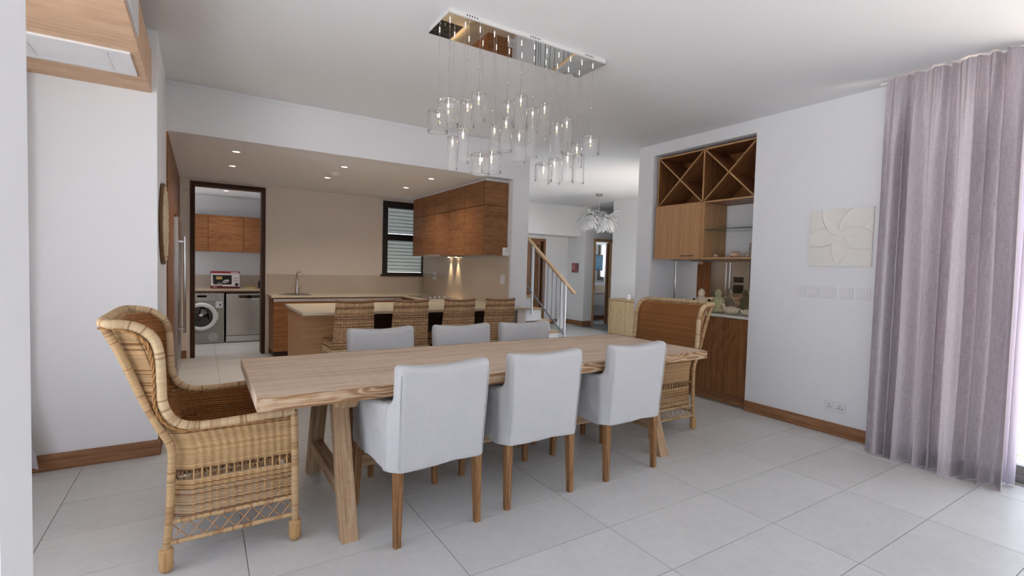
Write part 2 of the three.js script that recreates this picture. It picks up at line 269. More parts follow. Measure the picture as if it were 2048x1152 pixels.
struct('wall_kitchen_back', 'beige kitchen wall with the laundry doorway and the slatted window', 'wall', [
  span(-0.95, -0.13, 0, KH, -8.45, -8.27), span(-0.13, 0.82, 2.505, KH, -8.45, -8.27), span(0.82, 2.615, 0, KH, -8.45, -8.27),
  span(2.615, 3.36, 0, 1.235, -8.45, -8.27), span(2.615, 3.36, 2.49, KH, -8.45, -8.27)], M.kitchenWall);
struct('wall_kitchen_left', 'wall behind the tall kitchen cabinets', 'wall', span(-1.1, -0.95, 0, KH, -8.45, -5.32), M.kitchenWall);
struct('wall_laundry', 'bluish white laundry room wall behind the appliances', 'wall', [
  span(-1.8, 1.3, 0, KH, -10.35, -10.2), span(1.1, 1.3, 0, KH, -10.2, -8.45), span(-1.8, -1.6, 0, 0.9, -10.2, -8.45), span(-1.8, -1.6, 2.3, KH, -10.2, -8.45), span(-1.8, -1.6, 0.9, 2.3, -10.2, -9.95), span(-1.8, -1.6, 0.9, 2.3, -8.65, -8.45), span(-1.8, -0.95, 0, KH, -8.45, -8.27)], M.wall);
struct('wall_hall', 'white hall walls around the staircase and the bathroom doorway', 'wall', [
  span(3.4, 6.8, 0, 2.23, -10.2, -10), span(7.3, 8.05, 0, 2.23, -10.2, -10), span(6.8, 7.3, 2.13, 2.23, -10.2, -10), span(3.4, 8.05, 2.23, H, -10.2, -9.5), span(3.4, 3.61, 0, H, -10, -8.45),
  span(8.05, 8.2, 0, H, -10.1, -9.33), span(8.2, 8.35, 0, H, -9.5, -9.33), span(8.35, 9.06, 2.2, H, -9.5, -9.33), span(9.06, 9.7, 0, H, -9.5, -9.33),
  span(7.88, 9.7, 0, H, -8.19, -8.0), span(7.88, 8.08, 0, H, -8.0, -6.5), span(7.88, 8.08, 2.0, H, -6.5, -4.8), span(7.88, 8.08, 0, H, -4.8, -4.5), span(9.6, 9.75, 0, H, -9.33, -8.19)], M.wall);
struct('wall_bathroom', 'pale bathroom walls seen through the far doorway', 'wall', [span(8.05, 8.2, 0, H, -10.6, -10.1), span(8.05, 10.3, 0, H, -10.6, -10.4), span(10.15, 10.3, 0, 1.1, -10.4, -9.33), span(10.15, 10.3, 2.7, H, -10.4, -9.33), span(10.15, 10.3, 1.1, 2.7, -10.4, -10.3), span(10.15, 10.3, 1.1, 2.7, -9.6, -9.33), span(9.7, 10.3, 0, H, -9.5, -9.33)], M.wall);
struct('wall_entrance', 'hall wall with glazed entrance opposite the stairs', 'wall', [span(5.28, 5.4, 0, H, -4.7, -4.5), span(5.4, 7.7, 2.45, H, -4.7, -4.5), span(7.7, 7.88, 0, H, -4.7, -4.5)], M.wall);
// skirtings
struct('baseboard_right', 'brown wooden skirting under the relief panel wall', 'skirting', [span(4.713, 4.73, 0, 0.108, NZ1, -1.62, 'z', 0.004)], M.skirting);
struct('baseboard_left', 'wooden skirting below the white wall beside the wicker wing chair', 'skirting', [span(-1.7, -0.243, 0, 0.11, -4.25, -4.233, 'x', 0.004)], M.skirting);
struct('baseboard_left_return', 'wooden skirting turning towards the kitchen', 'skirting', [span(-0.26, -0.243, 0, 0.11, -5.32, -4.251, 'z', 0.004)], M.skirting);
struct('baseboard_kitchen', 'wooden skirting on both sides of the laundry doorway', 'skirting', [span(-0.25, -0.175, 0, 0.11, -8.27, -8.252, 'x'), span(0.87, 0.9, 0, 0.11, -8.27, -8.252, 'x')], M.skirting);
struct('baseboard_hall', 'brown wooden skirting in the hall below the small picture', 'skirting', [span(8.03, 8.05, 0, 0.12, -10, -9.31, 'z'), span(8.05, 8.3, 0, 0.12, -9.33, -9.31, 'x'), span(7.86, 7.88, 0, 0.12, -8.2, -7.86, 'z'), span(7.33, 8.03, 0, 0.12, -10, -9.98, 'x')], M.skirting);

// big garden windows and doors
function glazing(n, label, axis, at, a0, a1, y0, y1, leaves) {
  const o = thing('window_' + n, label, 'window'); o.userData.kind = 'structure';
  const bx = (p0, p1, q0, q1, d = 0.06) => axis === 'x' ? span(at - d / 2, at + d / 2, q0, q1, p0, p1) : span(p0, p1, q0, q1, at - d / 2, at + d / 2);
  part(o, 'frame', [bx(a0, a1, y0, y0 + 0.05, 0.1), bx(a0, a1, y1 - 0.05, y1, 0.1), bx(a0, a0 + 0.05, y0 + 0.05, y1 - 0.05, 0.1), bx(a1 - 0.05, a1, y0 + 0.05, y1 - 0.05, 0.1)], M.greyFrame);
  const w = (a1 - a0 - 0.1) / leaves;
  for (let k = 0; k < leaves; k++) {
    const p0 = a0 + 0.05 + k * w, p1 = p0 + w, s = part(o, 'sash', [bx(p0, p1, y0 + 0.05, y0 + 0.11), bx(p0, p1, y1 - 0.1, y1 - 0.05), bx(p0, p0 + 0.05, y0 + 0.11, y1 - 0.1), bx(p1 - 0.05, p1, y0 + 0.11, y1 - 0.1)], M.greyFrame);
    part(s, 'pane', bx(p0 + 0.05, p1 - 0.05, y0 + 0.11, y1 - 0.1, 0.006), M.pane);
  }
}
M.greyFrame = std({ color: 0x8d8a88, metalness: 0.4, roughness: 0.45 });
glazing(1, 'tall glass sliding doors behind the grey curtain', 'x', 4.88, -1.6, 2.7, 0, 2.78, 3);
glazing(3, 'garden window at the corner by the wicker wing chair', 'x', -1.8, -2.95, -1.05, 0, 2.5, 2);
glazing(4, 'garden window beside the camera', 'x', -1.8, -0.7, 2.2, 0, 2.4, 2);
glazing(5, 'laundry room window beside the washing machine', 'x', -1.7, -9.95, -8.65, 0.9, 2.3, 1);
glazing(6, 'glazed entrance of the hall', 'z', -4.6, 5.4, 7.7, 0, 2.45, 2);
glazing(10, 'bathroom window beside the vanity', 'x', 10.22, -10.3, -9.6, 1.1, 2.7, 1);
glazing(8, 'tall hall window beside the light oak cabinet', 'x', 7.98, -6.5, -4.8, 0, 2.0, 2);
{ // roof light over the stairs
  const o = thing('window_9', 'frosted roof light above the staircase', 'window'); o.userData.kind = 'structure';
  part(o, 'frame', [span(3.64, 4.68, H + 0.14, H + 0.2, -7.24, -7.2), span(3.64, 4.68, H + 0.14, H + 0.2, -9.3, -9.26), span(3.64, 3.68, H + 0.14, H + 0.2, -9.26, -7.24), span(4.64, 4.68, H + 0.14, H + 0.2, -9.26, -7.24)], M.greyFrame);
  part(o, 'pane', span(3.68, 4.64, H + 0.16, H + 0.168, -9.26, -7.24), M.roofGlass);
}
{ // kitchen louvre window
  const o = thing('window_7', 'black framed kitchen window with two banks of frosted glass louvres', 'window'); o.userData.kind = 'structure';
  part(o, 'frame', [span(2.615, 2.7, 1.235, 2.49, -8.3, -8.25), span(3.33, 3.36, 1.235, 2.49, -8.3, -8.25), span(2.7, 3.33, 2.38, 2.49, -8.3, -8.25), span(2.7, 3.33, 1.82, 1.93, -8.3, -8.25), span(2.7, 3.33, 1.235, 1.27, -8.3, -8.25)], M.frameBlack);
  part(o, 'sill', span(2.58, 3.36, 1.205, 1.235, -8.27, -8.23, 'x', 0.004), M.darkWood);
  const bank = (y0, y1, n, x0) => { const h = (y1 - y0) / n; for (let k = 0; k < n; k++) { const g = uvm(new THREE.BoxGeometry(3.33 - x0, h * 0.94, 0.006)); g.rotateX(0.16); g.translate((x0 + 3.33) / 2, y0 + (k + 0.5) * h, -8.3); const l = part(o, 'louvre', g, M.frosted); part(l, 'louvre_edge', span(x0 + 0.02, 3.33, y0 + (k + 1) * h - 0.004, y0 + (k + 1) * h + 0.004, -8.294, -8.286), M.frameBlack); } };
  bank(1.94, 2.375, 7, 2.7); bank(1.272, 1.815, 9, 2.64);
}

// ------------------------------------------------------------------ doors
function doorFrame(n, label, x0, x1, y1, z0, z1, mat, w = 0.06) {
  const o = struct('door_' + n, label, 'door frame', [span(x0, x0 + w, 0, y1, z0, z1, 'y', 0.003), span(x1 - w, x1, 0, y1, z0, z1, 'y', 0.003), span(x0 + w, x1 - w, y1 - w, y1, z0, z1, 'x', 0.003)], mat);
  return o;
}
doorFrame(1, 'dark wooden frame of the laundry doorway', -0.13, 0.82, 2.505, -8.46, -8.25, M.darkWood, 0.055);
doorFrame(2, 'pale wooden frame of the bathroom doorway in the hall', 8.33, 9.08, 2.2, -9.52, -9.31, M.railWood, 0.07);
{ const o = scene.getObjectByName('door_2'); part(o, 'door_edge', span(8.965, 9.005, 0.01, 2.12, -9.54, -9.47, 'y', 0.003), M.skirting); }
{
  const o = struct('door_3', 'brown louvred door with frame behind the staircase', 'door', [span(6.76, 6.82, 0, 2.15, -10.05, -9.97, 'y'), span(7.26, 7.32, 0, 2.15, -10.05, -9.97, 'y'), span(6.82, 7.26, 2.09, 2.15, -10.05, -9.97, 'x')], M.skirting);
  part(o, 'leaf', [span(6.82, 6.88, 0, 2.09, -10.06, -10.02, 'y'), span(7.14, 7.2, 0, 2.09, -10.06, -10.02, 'y'), span(6.88, 7.14, 0, 0.12, -10.06, -10.02), span(6.88, 7.14, 1.98, 2.09, -10.06, -10.02)], M.skirting);
  part(o, 'back_board', span(6.8, 7.3, 0, 2.13, -10.09, -10.075, 'y'), M.darkWood);
  for (let k = 0; k < 28; k++) { const g = uvm(new THREE.BoxGeometry(0.26, 0.06, 0.012)); g.rotateX(-0.5); g.translate(7.01, 0.16 + k * 0.0655, -10.04); part(o, 'slat', g, M.skirting); }
}

// ------------------------------------------------------------------ dining table
{
  const t = thing('dining_table', 'long chunky whitewashed oak trestle dining table', 'table', [1.805, 0, -2.955]);
  const HX = 1.595, HZ = 0.533;
  part(t, 'table_top', box(HX * 2, 0.063, HZ * 2 - 0.036, 0, 0.7535, 0, 'x', 0.006), M.table);
  for (const sz of [-1, 1]) part(t, 'edge_board', box(HX * 2, 0.063, 0.018, 0, 0.7535, sz * (HZ - 0.009), 'x', 0.006), M.tableEdge);
  for (const sx of [-1, 1]) {
    const x = sx * 1.17;
    const sh = new THREE.Shape(); sh.moveTo(-0.44, 0.05); sh.lineTo(0.44, 0.05); sh.lineTo(0.44, 0.028); sh.lineTo(0.40, -0.012); sh.lineTo(-0.40, -0.012); sh.lineTo(-0.44, 0.028); sh.closePath();
    const bg = new THREE.ExtrudeGeometry(sh, { depth: 0.1, bevelEnabled: true, bevelSize: 0.003, bevelThickness: 0.003, bevelSegments: 1 }); bg.translate(0, 0, -0.05); bg.rotateY(Math.PI / 2); bg.translate(x, 0.672, 0);
    part(t, 'cross_beam', uvm(bg, 'z'), M.tableLeg);
    for (const sz of [-1, 1]) {
      const g = bar(V(x, -0.03, sz * 0.475), V(x, 0.67, sz * 0.225), 0.085, 0.08, 'y', V(0, 0, 1));
      const p = g.attributes.position; for (let i = 0; i < p.count; i++) if (p.getY(i) < 0.03) p.setY(i, 0.0); g.computeVertexNormals();
      part(t, 'leg', g, M.tableLeg);
    }
    part(t, 'foot_rail', box(0.07, 0.075, 0.72, x, 0.215, 0, 'z', 0.004), M.tableLeg);
  }
  part(t, 'stretcher', box(2.27, 0.075, 0.07, 0, 0.215, 0, 'x', 0.004), M.tableLeg);
}

// ------------------------------------------------------------------ slip-covered dining chairs
let slipProto;
{
  const o = thing('dining_chair', 'white slip-covered chair, camera side of the table, nearest the rattan wing chair in front', 'chair', [1.033, 0, -2.59], 0.07, 'slip-covered chairs at the table');
  const cloth = (x, y, z) => {
    const ax = Math.abs(x), zb = 0.262 + (y - 0.375) * 0.085, top = 0.898 + 0.022 * (ax / 0.25) ** 2;
    const back = sdBox(x, y - (top + 0.36) / 2, z - zb, 0.252 + 0.01 * sstep(0.4, 0.9, y), (top - 0.36) / 2, 0.048, 0.034);
    const arm = sdBox(ax - 0.232, y - 0.515, z + 0.01, 0.044, 0.167 + 0.02 * sstep(-0.2, 0.25, z), 0.272, 0.026);
    const seat = sdBox(x, y - 0.43, z + 0.005, 0.268, 0.07, 0.278, 0.02);
    let d = smin(smin(back, arm, 0.06), seat, 0.02); const sideArm = sstep(0.21, 0.26, ax) * sstep(0.27, 0.2, z);
    d += 0.0035 * Math.sin(x * 31 + n3(x * 9, y * 6, z * 9, 2) * 9) * sstep(0.56, 0.37, y) + 0.009 * (n3(x * 7, y * 9, z * 7, 4) - 0.5) + 0.004 * (n3(x * 24 + y * 18, y * 26, z * 24, 5) - 0.5) + sideArm * 0.012 * (n3(x * 12 + y * 22, y * 15 + z * 20, z * 16 - y * 12, 8) - 0.5);
    return Math.max(d, 0.375 + 0.004 * Math.sin(x * 19 + z * 23) - y);
  };
  part(o, 'slip_cover', nets(cloth, [-0.33, 0.35, -0.33], [0.33, 0.96, 0.39], 0.0085), M.linen);
  for (const s of [-1, 1]) {
    part(o, 'piping', tube([0.40, 0.5, 0.62, 0.74, 0.87].map((y) => V(s * (0.245 + 0.008 * sstep(0.4, 0.9, y)), y, 0.262 + (y - 0.375) * 0.085 + 0.0435)), 0.0022, 24, 5), M.linen);
    for (const [x, z, tx, tz] of [[0.228, 0.27, 0.006, 0.016], [0.245, -0.25, 0.012, -0.008]]) {
      const g = new THREE.CylinderGeometry(0.033, 0.022, 0.44, 4, 1); g.rotateY(Math.PI / 4); g.translate(0, 0.22, 0); g.computeVertexNormals();
      const u = uvm(g.toNonIndexed(), 'y'), p = u.attributes.position; for (let i = 0; i < p.count; i++) { const k = 1 - p.getY(i) / 0.44; p.setX(i, p.getX(i) + s * (x + tx * k)); p.setZ(i, p.getZ(i) + z + tz * k); } u.computeVertexNormals();
      part(o, 'leg', u, M.chairLeg);
    }
  }
  slipProto = o;
  const near = 'on the camera side of the table', far = 'on the kitchen side of the table';
  copyOf(o, 'middle white slip-covered dining chair ' + near, [1.733, 0, -2.635], 0.0);
  copyOf(o, 'white slip-covered dining chair ' + near + ', closest to the light switches', [2.503, 0, -2.64], 0.02);
  copyOf(o, 'white slip-covered dining chair ' + far + ', nearest the washing machine', [1.195, 0, -3.435], Math.PI + 0.03);
  copyOf(o, 'middle white slip-covered dining chair ' + far, [1.868, 0, -3.42], Math.PI - 0.02);
  copyOf(o, 'white slip-covered dining chair ' + far + ', nearest the staircase', [2.50, 0, -3.40], Math.PI);
}

// ------------------------------------------------------------------ wicker wing chairs
{
  const o = thing('wicker_wing_chair', 'tall rattan wing chair at the near end of the table, its side to the camera', 'armchair', [0.131, 0, -2.985], 0, 'rattan wing chairs');
  const W = 0.372;
  const table = (t) => (y) => { if (y <= t[0][0]) return t[0][1]; for (let k = 1; k < t.length; k++) if (y <= t[k][0]) { const [a, va] = t[k - 1], [b, vb] = t[k]; return lerp(va, vb, (y - a) / (b - a)); } return t[t.length - 1][1]; };
  const xb = table([[0.1, -0.25], [0.33, -0.243], [0.54, -0.243], [0.6, -0.262], [0.68, -0.308], [0.93, -0.4], [1.14, -0.48]]);
  const xfUp = table([[0.63, -0.16], [0.655, -0.225], [0.69, -0.262], [0.78, -0.284], [0.87, -0.284], [1.0, -0.29], [1.06, -0.312], [1.095, -0.35], [1.118, -0.40], [1.13, -0.44]]);
  const tan = () => { const k = 0.84 + 0.34 * rnd(); return rnd() < 0.12 ? lin(150, 104, 64, k) : lin(202, 166, 122, k); };
  // plan outline at height y: near front -> back -> far front
  const outline = (y, xf, nSide, nArc, nBack) => {
    const b = xb(y), r = Math.min(0.085, (xf - b) * 0.85), out = [];
    for (let k = 0; k <= nSide; k++) out.push([lerp(xf, b + r, k / nSide), W]);
    for (let k = 1; k < nArc; k++) { const a = k / nArc * Math.PI / 2; out.push([b + r - r * Math.sin(a), W - r + r * Math.cos(a)]); }
    for (let k = 0; k <= nBack; k++) out.push([b, lerp(W - r, -W + r, k / nBack)]);
    for (let k = nArc - 1; k > 0; k--) { const a = k / nArc * Math.PI / 2; out.push([b + r - r * Math.sin(a), -W + r - r * Math.cos(a)]); }
    for (let k = 0; k <= nSide; k++) out.push([lerp(b + r, xf, k / nSide), -W]);
    return out;
  };
  const weave = (st, y0, y1, pitch, xfn, nSide, nBack, skip) => {
    let row = 0;
    for (let y = y0; y < y1; y += pitch(y), row++) {
      if (skip && skip(y, row)) continue;
      const O = outline(y, xfn(y), nSide, 3, nBack), pts = [], c = tan(), m = O.length - 1;
      for (let k = 0; k < m; k++) for (let q = 0; q < 2; q++) {
        const t = q / 2, x = lerp(O[k][0], O[k + 1][0], t), z = lerp(O[k][1], O[k + 1][1], t), a = Math.atan2(O[k + 1][1] - O[k][1], O[k + 1][0] - O[k][0]), off = q ? 0.0008 : 0.0052 * (k % 2 ? -0.55 : 1);
        pts.push(V(x + Math.sin(a) * off, y + (rnd() - 0.5) * 0.0009, z - Math.cos(a) * off));
      }
      pts.push(V(O[m][0], y, O[m][1]));
      st.add(pts, 0.0029, c, 4);
    }
  };
  const stakes = (st, y0, y1, n, xfn, nSide, nBack) => {
    const rows = []; for (let k = 0; k <= n; k++) { const y = lerp(y0, y1, k / n); rows.push(outline(y, xfn(y), nSide, 3, nBack).map(([x, z]) => V(x, y, z))); }
    for (let j = 0; j < rows[0].length; j += 2) st.add(rows.map((r) => r[j]), 0.0046, lin(190, 150, 104, 0.8 + 0.3 * rnd()), 5);
  };
  const low = new Strands(), armX = () => 0.262;
  weave(low, 0.232, 0.66, (y) => y < 0.352 ? 0.0082 : 0.0053, armX, 26, 38, (y) => (y > 0.402 && y < 0.446));
  stakes(low, 0.22, 0.66, 6, armX, 26, 38);
  for (const s of [-1, 1]) for (let k = 0; k < 11; k++) {       // little crosses in the openwork band
    const x0 = -0.15 + k * 0.0362, x1 = x0 + 0.026, z = s * W, c = lin(150, 112, 74);
    low.add([V(x0, 0.404, z), V(x1, 0.446, z)], 0.0018, c, 4); low.add([V(x1, 0.404, z), V(x0, 0.446, z)], 0.0018, c, 4); low.add([V(x0 - 0.008, 0.425, z), V(x1 + 0.008, 0.425, z)], 0.0018, c, 4);
  }
  stuff(strandPart(o, 'woven_side_shell', low, M.cane));
  const up = new Strands();
  weave(up, 0.655, 1.105, () => 0.0055, xfUp, 8, 38);
  stakes(up, 0.65, 1.118, 12, xfUp, 8, 38);
  stuff(strandPart(o, 'woven_wing_back', up, M.cane));
  const lining = new Strands(), brown = () => lin(184, 126, 78, 0.75 + 0.45 * rnd());
  for (let y = 0.44, row = 0; y < 1.1; y += 0.0062, row++) {
    const xf = y < 0.645 ? 0.25 : xfUp(y) - 0.012, O = outline(y, xf, y < 0.645 ? 14 : 5, 3, 24), pts = [], c = brown();
    O.forEach(([x, z], k) => { const a = O[Math.max(0, k - 1)], b = O[Math.min(O.length - 1, k + 1)], t = Math.atan2(b[1] - a[1], b[0] - a[0]), off = -0.016 + 0.0045 * ((k + row) % 2 ? 1 : -1); pts.push(V(x + Math.sin(t) * off, y, z - Math.cos(t) * off)); });
    lining.add(pts, 0.0033, c, 4);
  }
  stuff(strandPart(o, 'woven_lining', lining, M.cane, 'darker brown inner weave'));
  // rolled edge along arm, wing and top, one run
  const edge = [];
  const side = (s) => [[0.262, 0.66], [0.1, 0.652], [-0.06, 0.645], [-0.17, 0.65], [-0.235, 0.685], [-0.272, 0.76], [-0.279, 0.86], [-0.284, 0.97], [-0.302, 1.045], [-0.345, 1.093], [-0.40, 1.115], [-0.462, 1.122]].map(([x, y]) => V(x, y, s * W));
  edge.push(...side(1), V(-0.488, 1.122, 0.28), V(-0.49, 1.124, 0), V(-0.488, 1.122, -0.28), ...side(-1).reverse());
  const roll = new Strands(); wrap(roll, edge, 0.021, { pitch: 0.0075, sides: 10, s: 2, dark: 0.1, tone: lin(206, 178, 140) });
  strandPart(o, 'rolled_edge', roll, M.cane);
  for (const s of [-1, 1]) { const braid = new Strands(); for (const ph of [0, Math.PI]) {
    const c = new THREE.CatmullRomCurve3(side(s)), P = c.getSpacedPoints(220).slice(18).map((p, k) => { const a = k * 0.42 + ph; return V(p.x - 0.026 - 0.004 * Math.cos(a), p.y - 0.016, p.z + s * (0.009 + 0.004 * Math.sin(a))); });
    braid.add(P, 0.0042, lin(170, 124, 76), 5);
  } strandPart(o, 'braided_trim', braid, M.cane); }
  // posts, rails, lattice
  for (const s of [-1, 1]) {
    const rear = new Strands(); wrap(rear, [V(-0.262, 0.09, s * W), V(-0.25, 0.24, s * W), V(-0.243, 0.42, s * W), V(-0.243, 0.56, s * W), V(-0.29, 0.665, s * W), V(-0.345, 0.79, s * (W - 0.008)), V(-0.42, 0.99, s * (W - 0.01)), V(-0.475, 1.115, s * (W - 0.005))], 0.017, { s: 5 + s, tone: lin(186, 152, 110) });
    strandPart(o, 'rear_post', rear, M.cane);
    const front = new Strands(); wrap(front, [V(0.27, 0.09, s * W), V(0.268, 0.3, s * W), V(0.266, 0.5, s * W), V(0.262, 0.662, s * W)], 0.018, { s: 9 + s });
    strandPart(o, 'front_post', front, M.cane);
    for (const x of [-0.262, 0.27]) part(o, 'foot', uvm(lathe([[0, 0], [0.016, 0.002], [0.027, 0.016], [0.03, 0.035], [0.026, 0.05], [0.028, 0.058], [0.029, 0.1], [0.02, 0.106], [0, 0.106]], x, 0, s * W, 24), 'y'), M.caneFoot);
    for (const [ya, yb, sd, dk] of [[0.222, 0.224, 15, 0.25], [0.128, 0.134, 21, 0.35]]) { const rails = new Strands(); wrap(rails, [V(-0.25, ya, s * W), V(0, (ya + yb) / 2, s * W), V(0.268, yb, s * W)], 0.0115, { s: sd + s, dark: dk }); strandPart(o, 'side_rail', rails, M.cane); }
    const lat = new Strands();
    for (let k = 0; k < 8; k++) { const x0 = -0.245 + k * 0.064, x1 = x0 + 0.064; lat.add([V(x0, 0.138, s * (W + 0.003)), V(x1, 0.216, s * (W + 0.003))], 0.0028, lin(196, 150, 108), 5); lat.add([V(x1, 0.138, s * (W - 0.003)), V(x0, 0.216, s * (W - 0.003))], 0.0028, lin(186, 142, 100), 5); }
    strandPart(o, 'lattice', lat, M.cane);
  }
  for (const [x, y] of [[-0.258, 0.16], [0.27, 0.16], [0.27, 0.3]]) { const cross = new Strands(); wrap(cross, [V(x, y, -W), V(x, y, 0), V(x, y, W)], 0.012, { s: 31, dark: 0.2 }); strandPart(o, 'cross_rail', cross, M.cane); }
  const seat = new Strands();
  for (let x = -0.235, r = 0; x < 0.265; x += 0.0085, r++) { const c = tan(), P = []; for (let k = 0; k <= 34; k++) P.push(V(x, 0.43 + 0.004 * ((k + r) % 2 ? 1 : -1), lerp(-W, W, k / 34))); seat.add(P, 0.0042, c, 4); }
  for (let y = 0.30, r = 0; y < 0.43; y += 0.0085, r++) { const c = tan(), P = []; for (let k = 0; k <= 34; k++) P.push(V(0.27 + 0.004 * ((k + r) % 2 ? 1 : -1), y, lerp(-W, W, k / 34))); seat.add(P, 0.004, c, 4); }
  stuff(strandPart(o, 'woven_seat', seat, M.cane));
  copyOf(o, 'tall rattan wing chair at the far end of the table in front of the niche', [3.464, 0, -3.145], Math.PI);
}

// ------------------------------------------------------------------ woven bar stools
{
  const o = thing('bar_stool', 'woven bar stool at the wooden end panel of the kitchen peninsula', 'stool', [1.255, 0, -5.02], 0.04, 'woven bar stools');
  const st = new Strands(), tone = () => { const k = 0.75 + 0.5 * rnd(), r = rnd(); return r < 0.16 ? lin(116, 78, 50, k) : r < 0.5 ? lin(204, 170, 132, k) : lin(182, 142, 104, k); };
  const ringAt = (y, n) => {   // slab outline of the back, bowed to the rear
    const t = (y - 0.6) / 0.435, hw = lerp(0.205, 0.188, t), zc = 0.165 + 0.05 * t, P = [];
    for (let k = 0; k < n; k++) { const u = k / n * 2, s = u < 1 ? 1 : -1, q = u < 1 ? u : u - 1, x = s * lerp(-hw, hw, q), bow = 0.022 * (1 - (x / hw) ** 2); P.push(V(x, y + (t > 0.93 ? 0.012 * (x / hw) ** 2 : 0), zc + bow + s * 0.019)); }
    return P;
  };
  let row = 0;
  for (let y = 0.585; y < 1.03; y += 0.0088, row++) {
    const n = 56, R = ringAt(y, n), c = tone(), P = [];
    for (let k = 0; k <= n; k++) { const p = R[k % n], s = k % n < n / 2 ? 1 : -1; P.push(V(p.x, p.y + (rnd() - 0.5) * 0.002, p.z + s * 0.0035 * ((k + row) % 2 ? 1 : -1))); }
    const cols = P.map((_, k) => { const q = 0.75 + 0.5 * hash(k >> 1, row, 4); return c.map((x) => x * q); });
    st.add(P, 0.0047, c, 5, null, cols);
  }
  for (let k = 0; k < 56; k++) st.add([0.585, 0.7, 0.8, 0.9, 1.025].map((y) => ringAt(y, 56)[k]), 0.0036, tone(), 4);
  { const P = []; for (let k = 0; k <= 80; k++) { const R = ringAt(1.03, 80)[k % 80]; P.push(V(R.x, R.y + 0.003, R.z)); } st.add(P, 0.009, lin(150, 110, 76), 6); }
  stuff(strandPart(o, 'woven_back', st, M.cane));
  const ss = new Strands();
  for (let y = 0.575, r = 0; y < 0.64; y += 0.0088, r++) { const c = tone(), P = [], lp = [[-0.2, 0.17], [-0.205, -0.2], [0.205, -0.2], [0.2, 0.17]]; for (let e = 0; e < 3; e++) for (let k = 0; k < 18; k++) { const t = k / 18; P.push(V(lerp(lp[e][0], lp[e + 1][0], t) , y + 0.002 * ((k + r) % 2), lerp(lp[e][1], lp[e + 1][1], t))); } P.push(V(0.2, y, 0.17)); ss.add(P, 0.005, c, 4); }
  for (let x = -0.2, r = 0; x <= 0.2; x += 0.0092, r++) { const c = tone(), P = []; for (let k = 0; k <= 20; k++) P.push(V(x, 0.64 + 0.003 * ((k + r) % 2 ? 1 : -1), lerp(0.17, -0.2, k / 20))); ss.add(P, 0.005, c, 4); }
  stuff(strandPart(o, 'woven_seat', ss, M.cane));
  for (const s of [-1, 1]) { part(o, 'leg', bar(V(s * 0.195, 0, 0.195), V(s * 0.185, 0.57, 0.17), 0.036, 0.036, 'y'), M.paleWood); part(o, 'leg', bar(V(s * 0.195, 0, -0.2), V(s * 0.188, 0.57, -0.185), 0.036, 0.036, 'y'), M.paleWood); part(o, 'side_apron', span(s * 0.172, s * 0.204, 0.52, 0.572, -0.17, 0.155, 'z', 0.003), M.paleWood); part(o, 'side_rail', span(s * 0.176, s * 0.2, 0.22, 0.25, -0.18, 0.17, 'z', 0.003), M.paleWood); }
  part(o, 'apron', span(-0.17, 0.17, 0.52, 0.572, 0.155, 0.188, 'x', 0.003), M.paleWood); part(o, 'apron', span(-0.17, 0.17, 0.52, 0.572, -0.205, -0.172, 'x', 0.003), M.paleWood);
  part(o, 'foot_rest', span(-0.17, 0.17, 0.22, 0.25, -0.205, -0.178, 'x', 0.003), M.paleWood);
  copyOf(o, 'woven bar stool second from the wooden end panel of the kitchen peninsula', [1.83, 0, -5.0], -0.02);
  copyOf(o, 'woven bar stool third from the wooden end panel of the kitchen peninsula', [2.385, 0, -5.02], 0.02);
  copyOf(o, 'woven bar stool beside the white column', [2.905, 0, -5.0], -0.05);
}

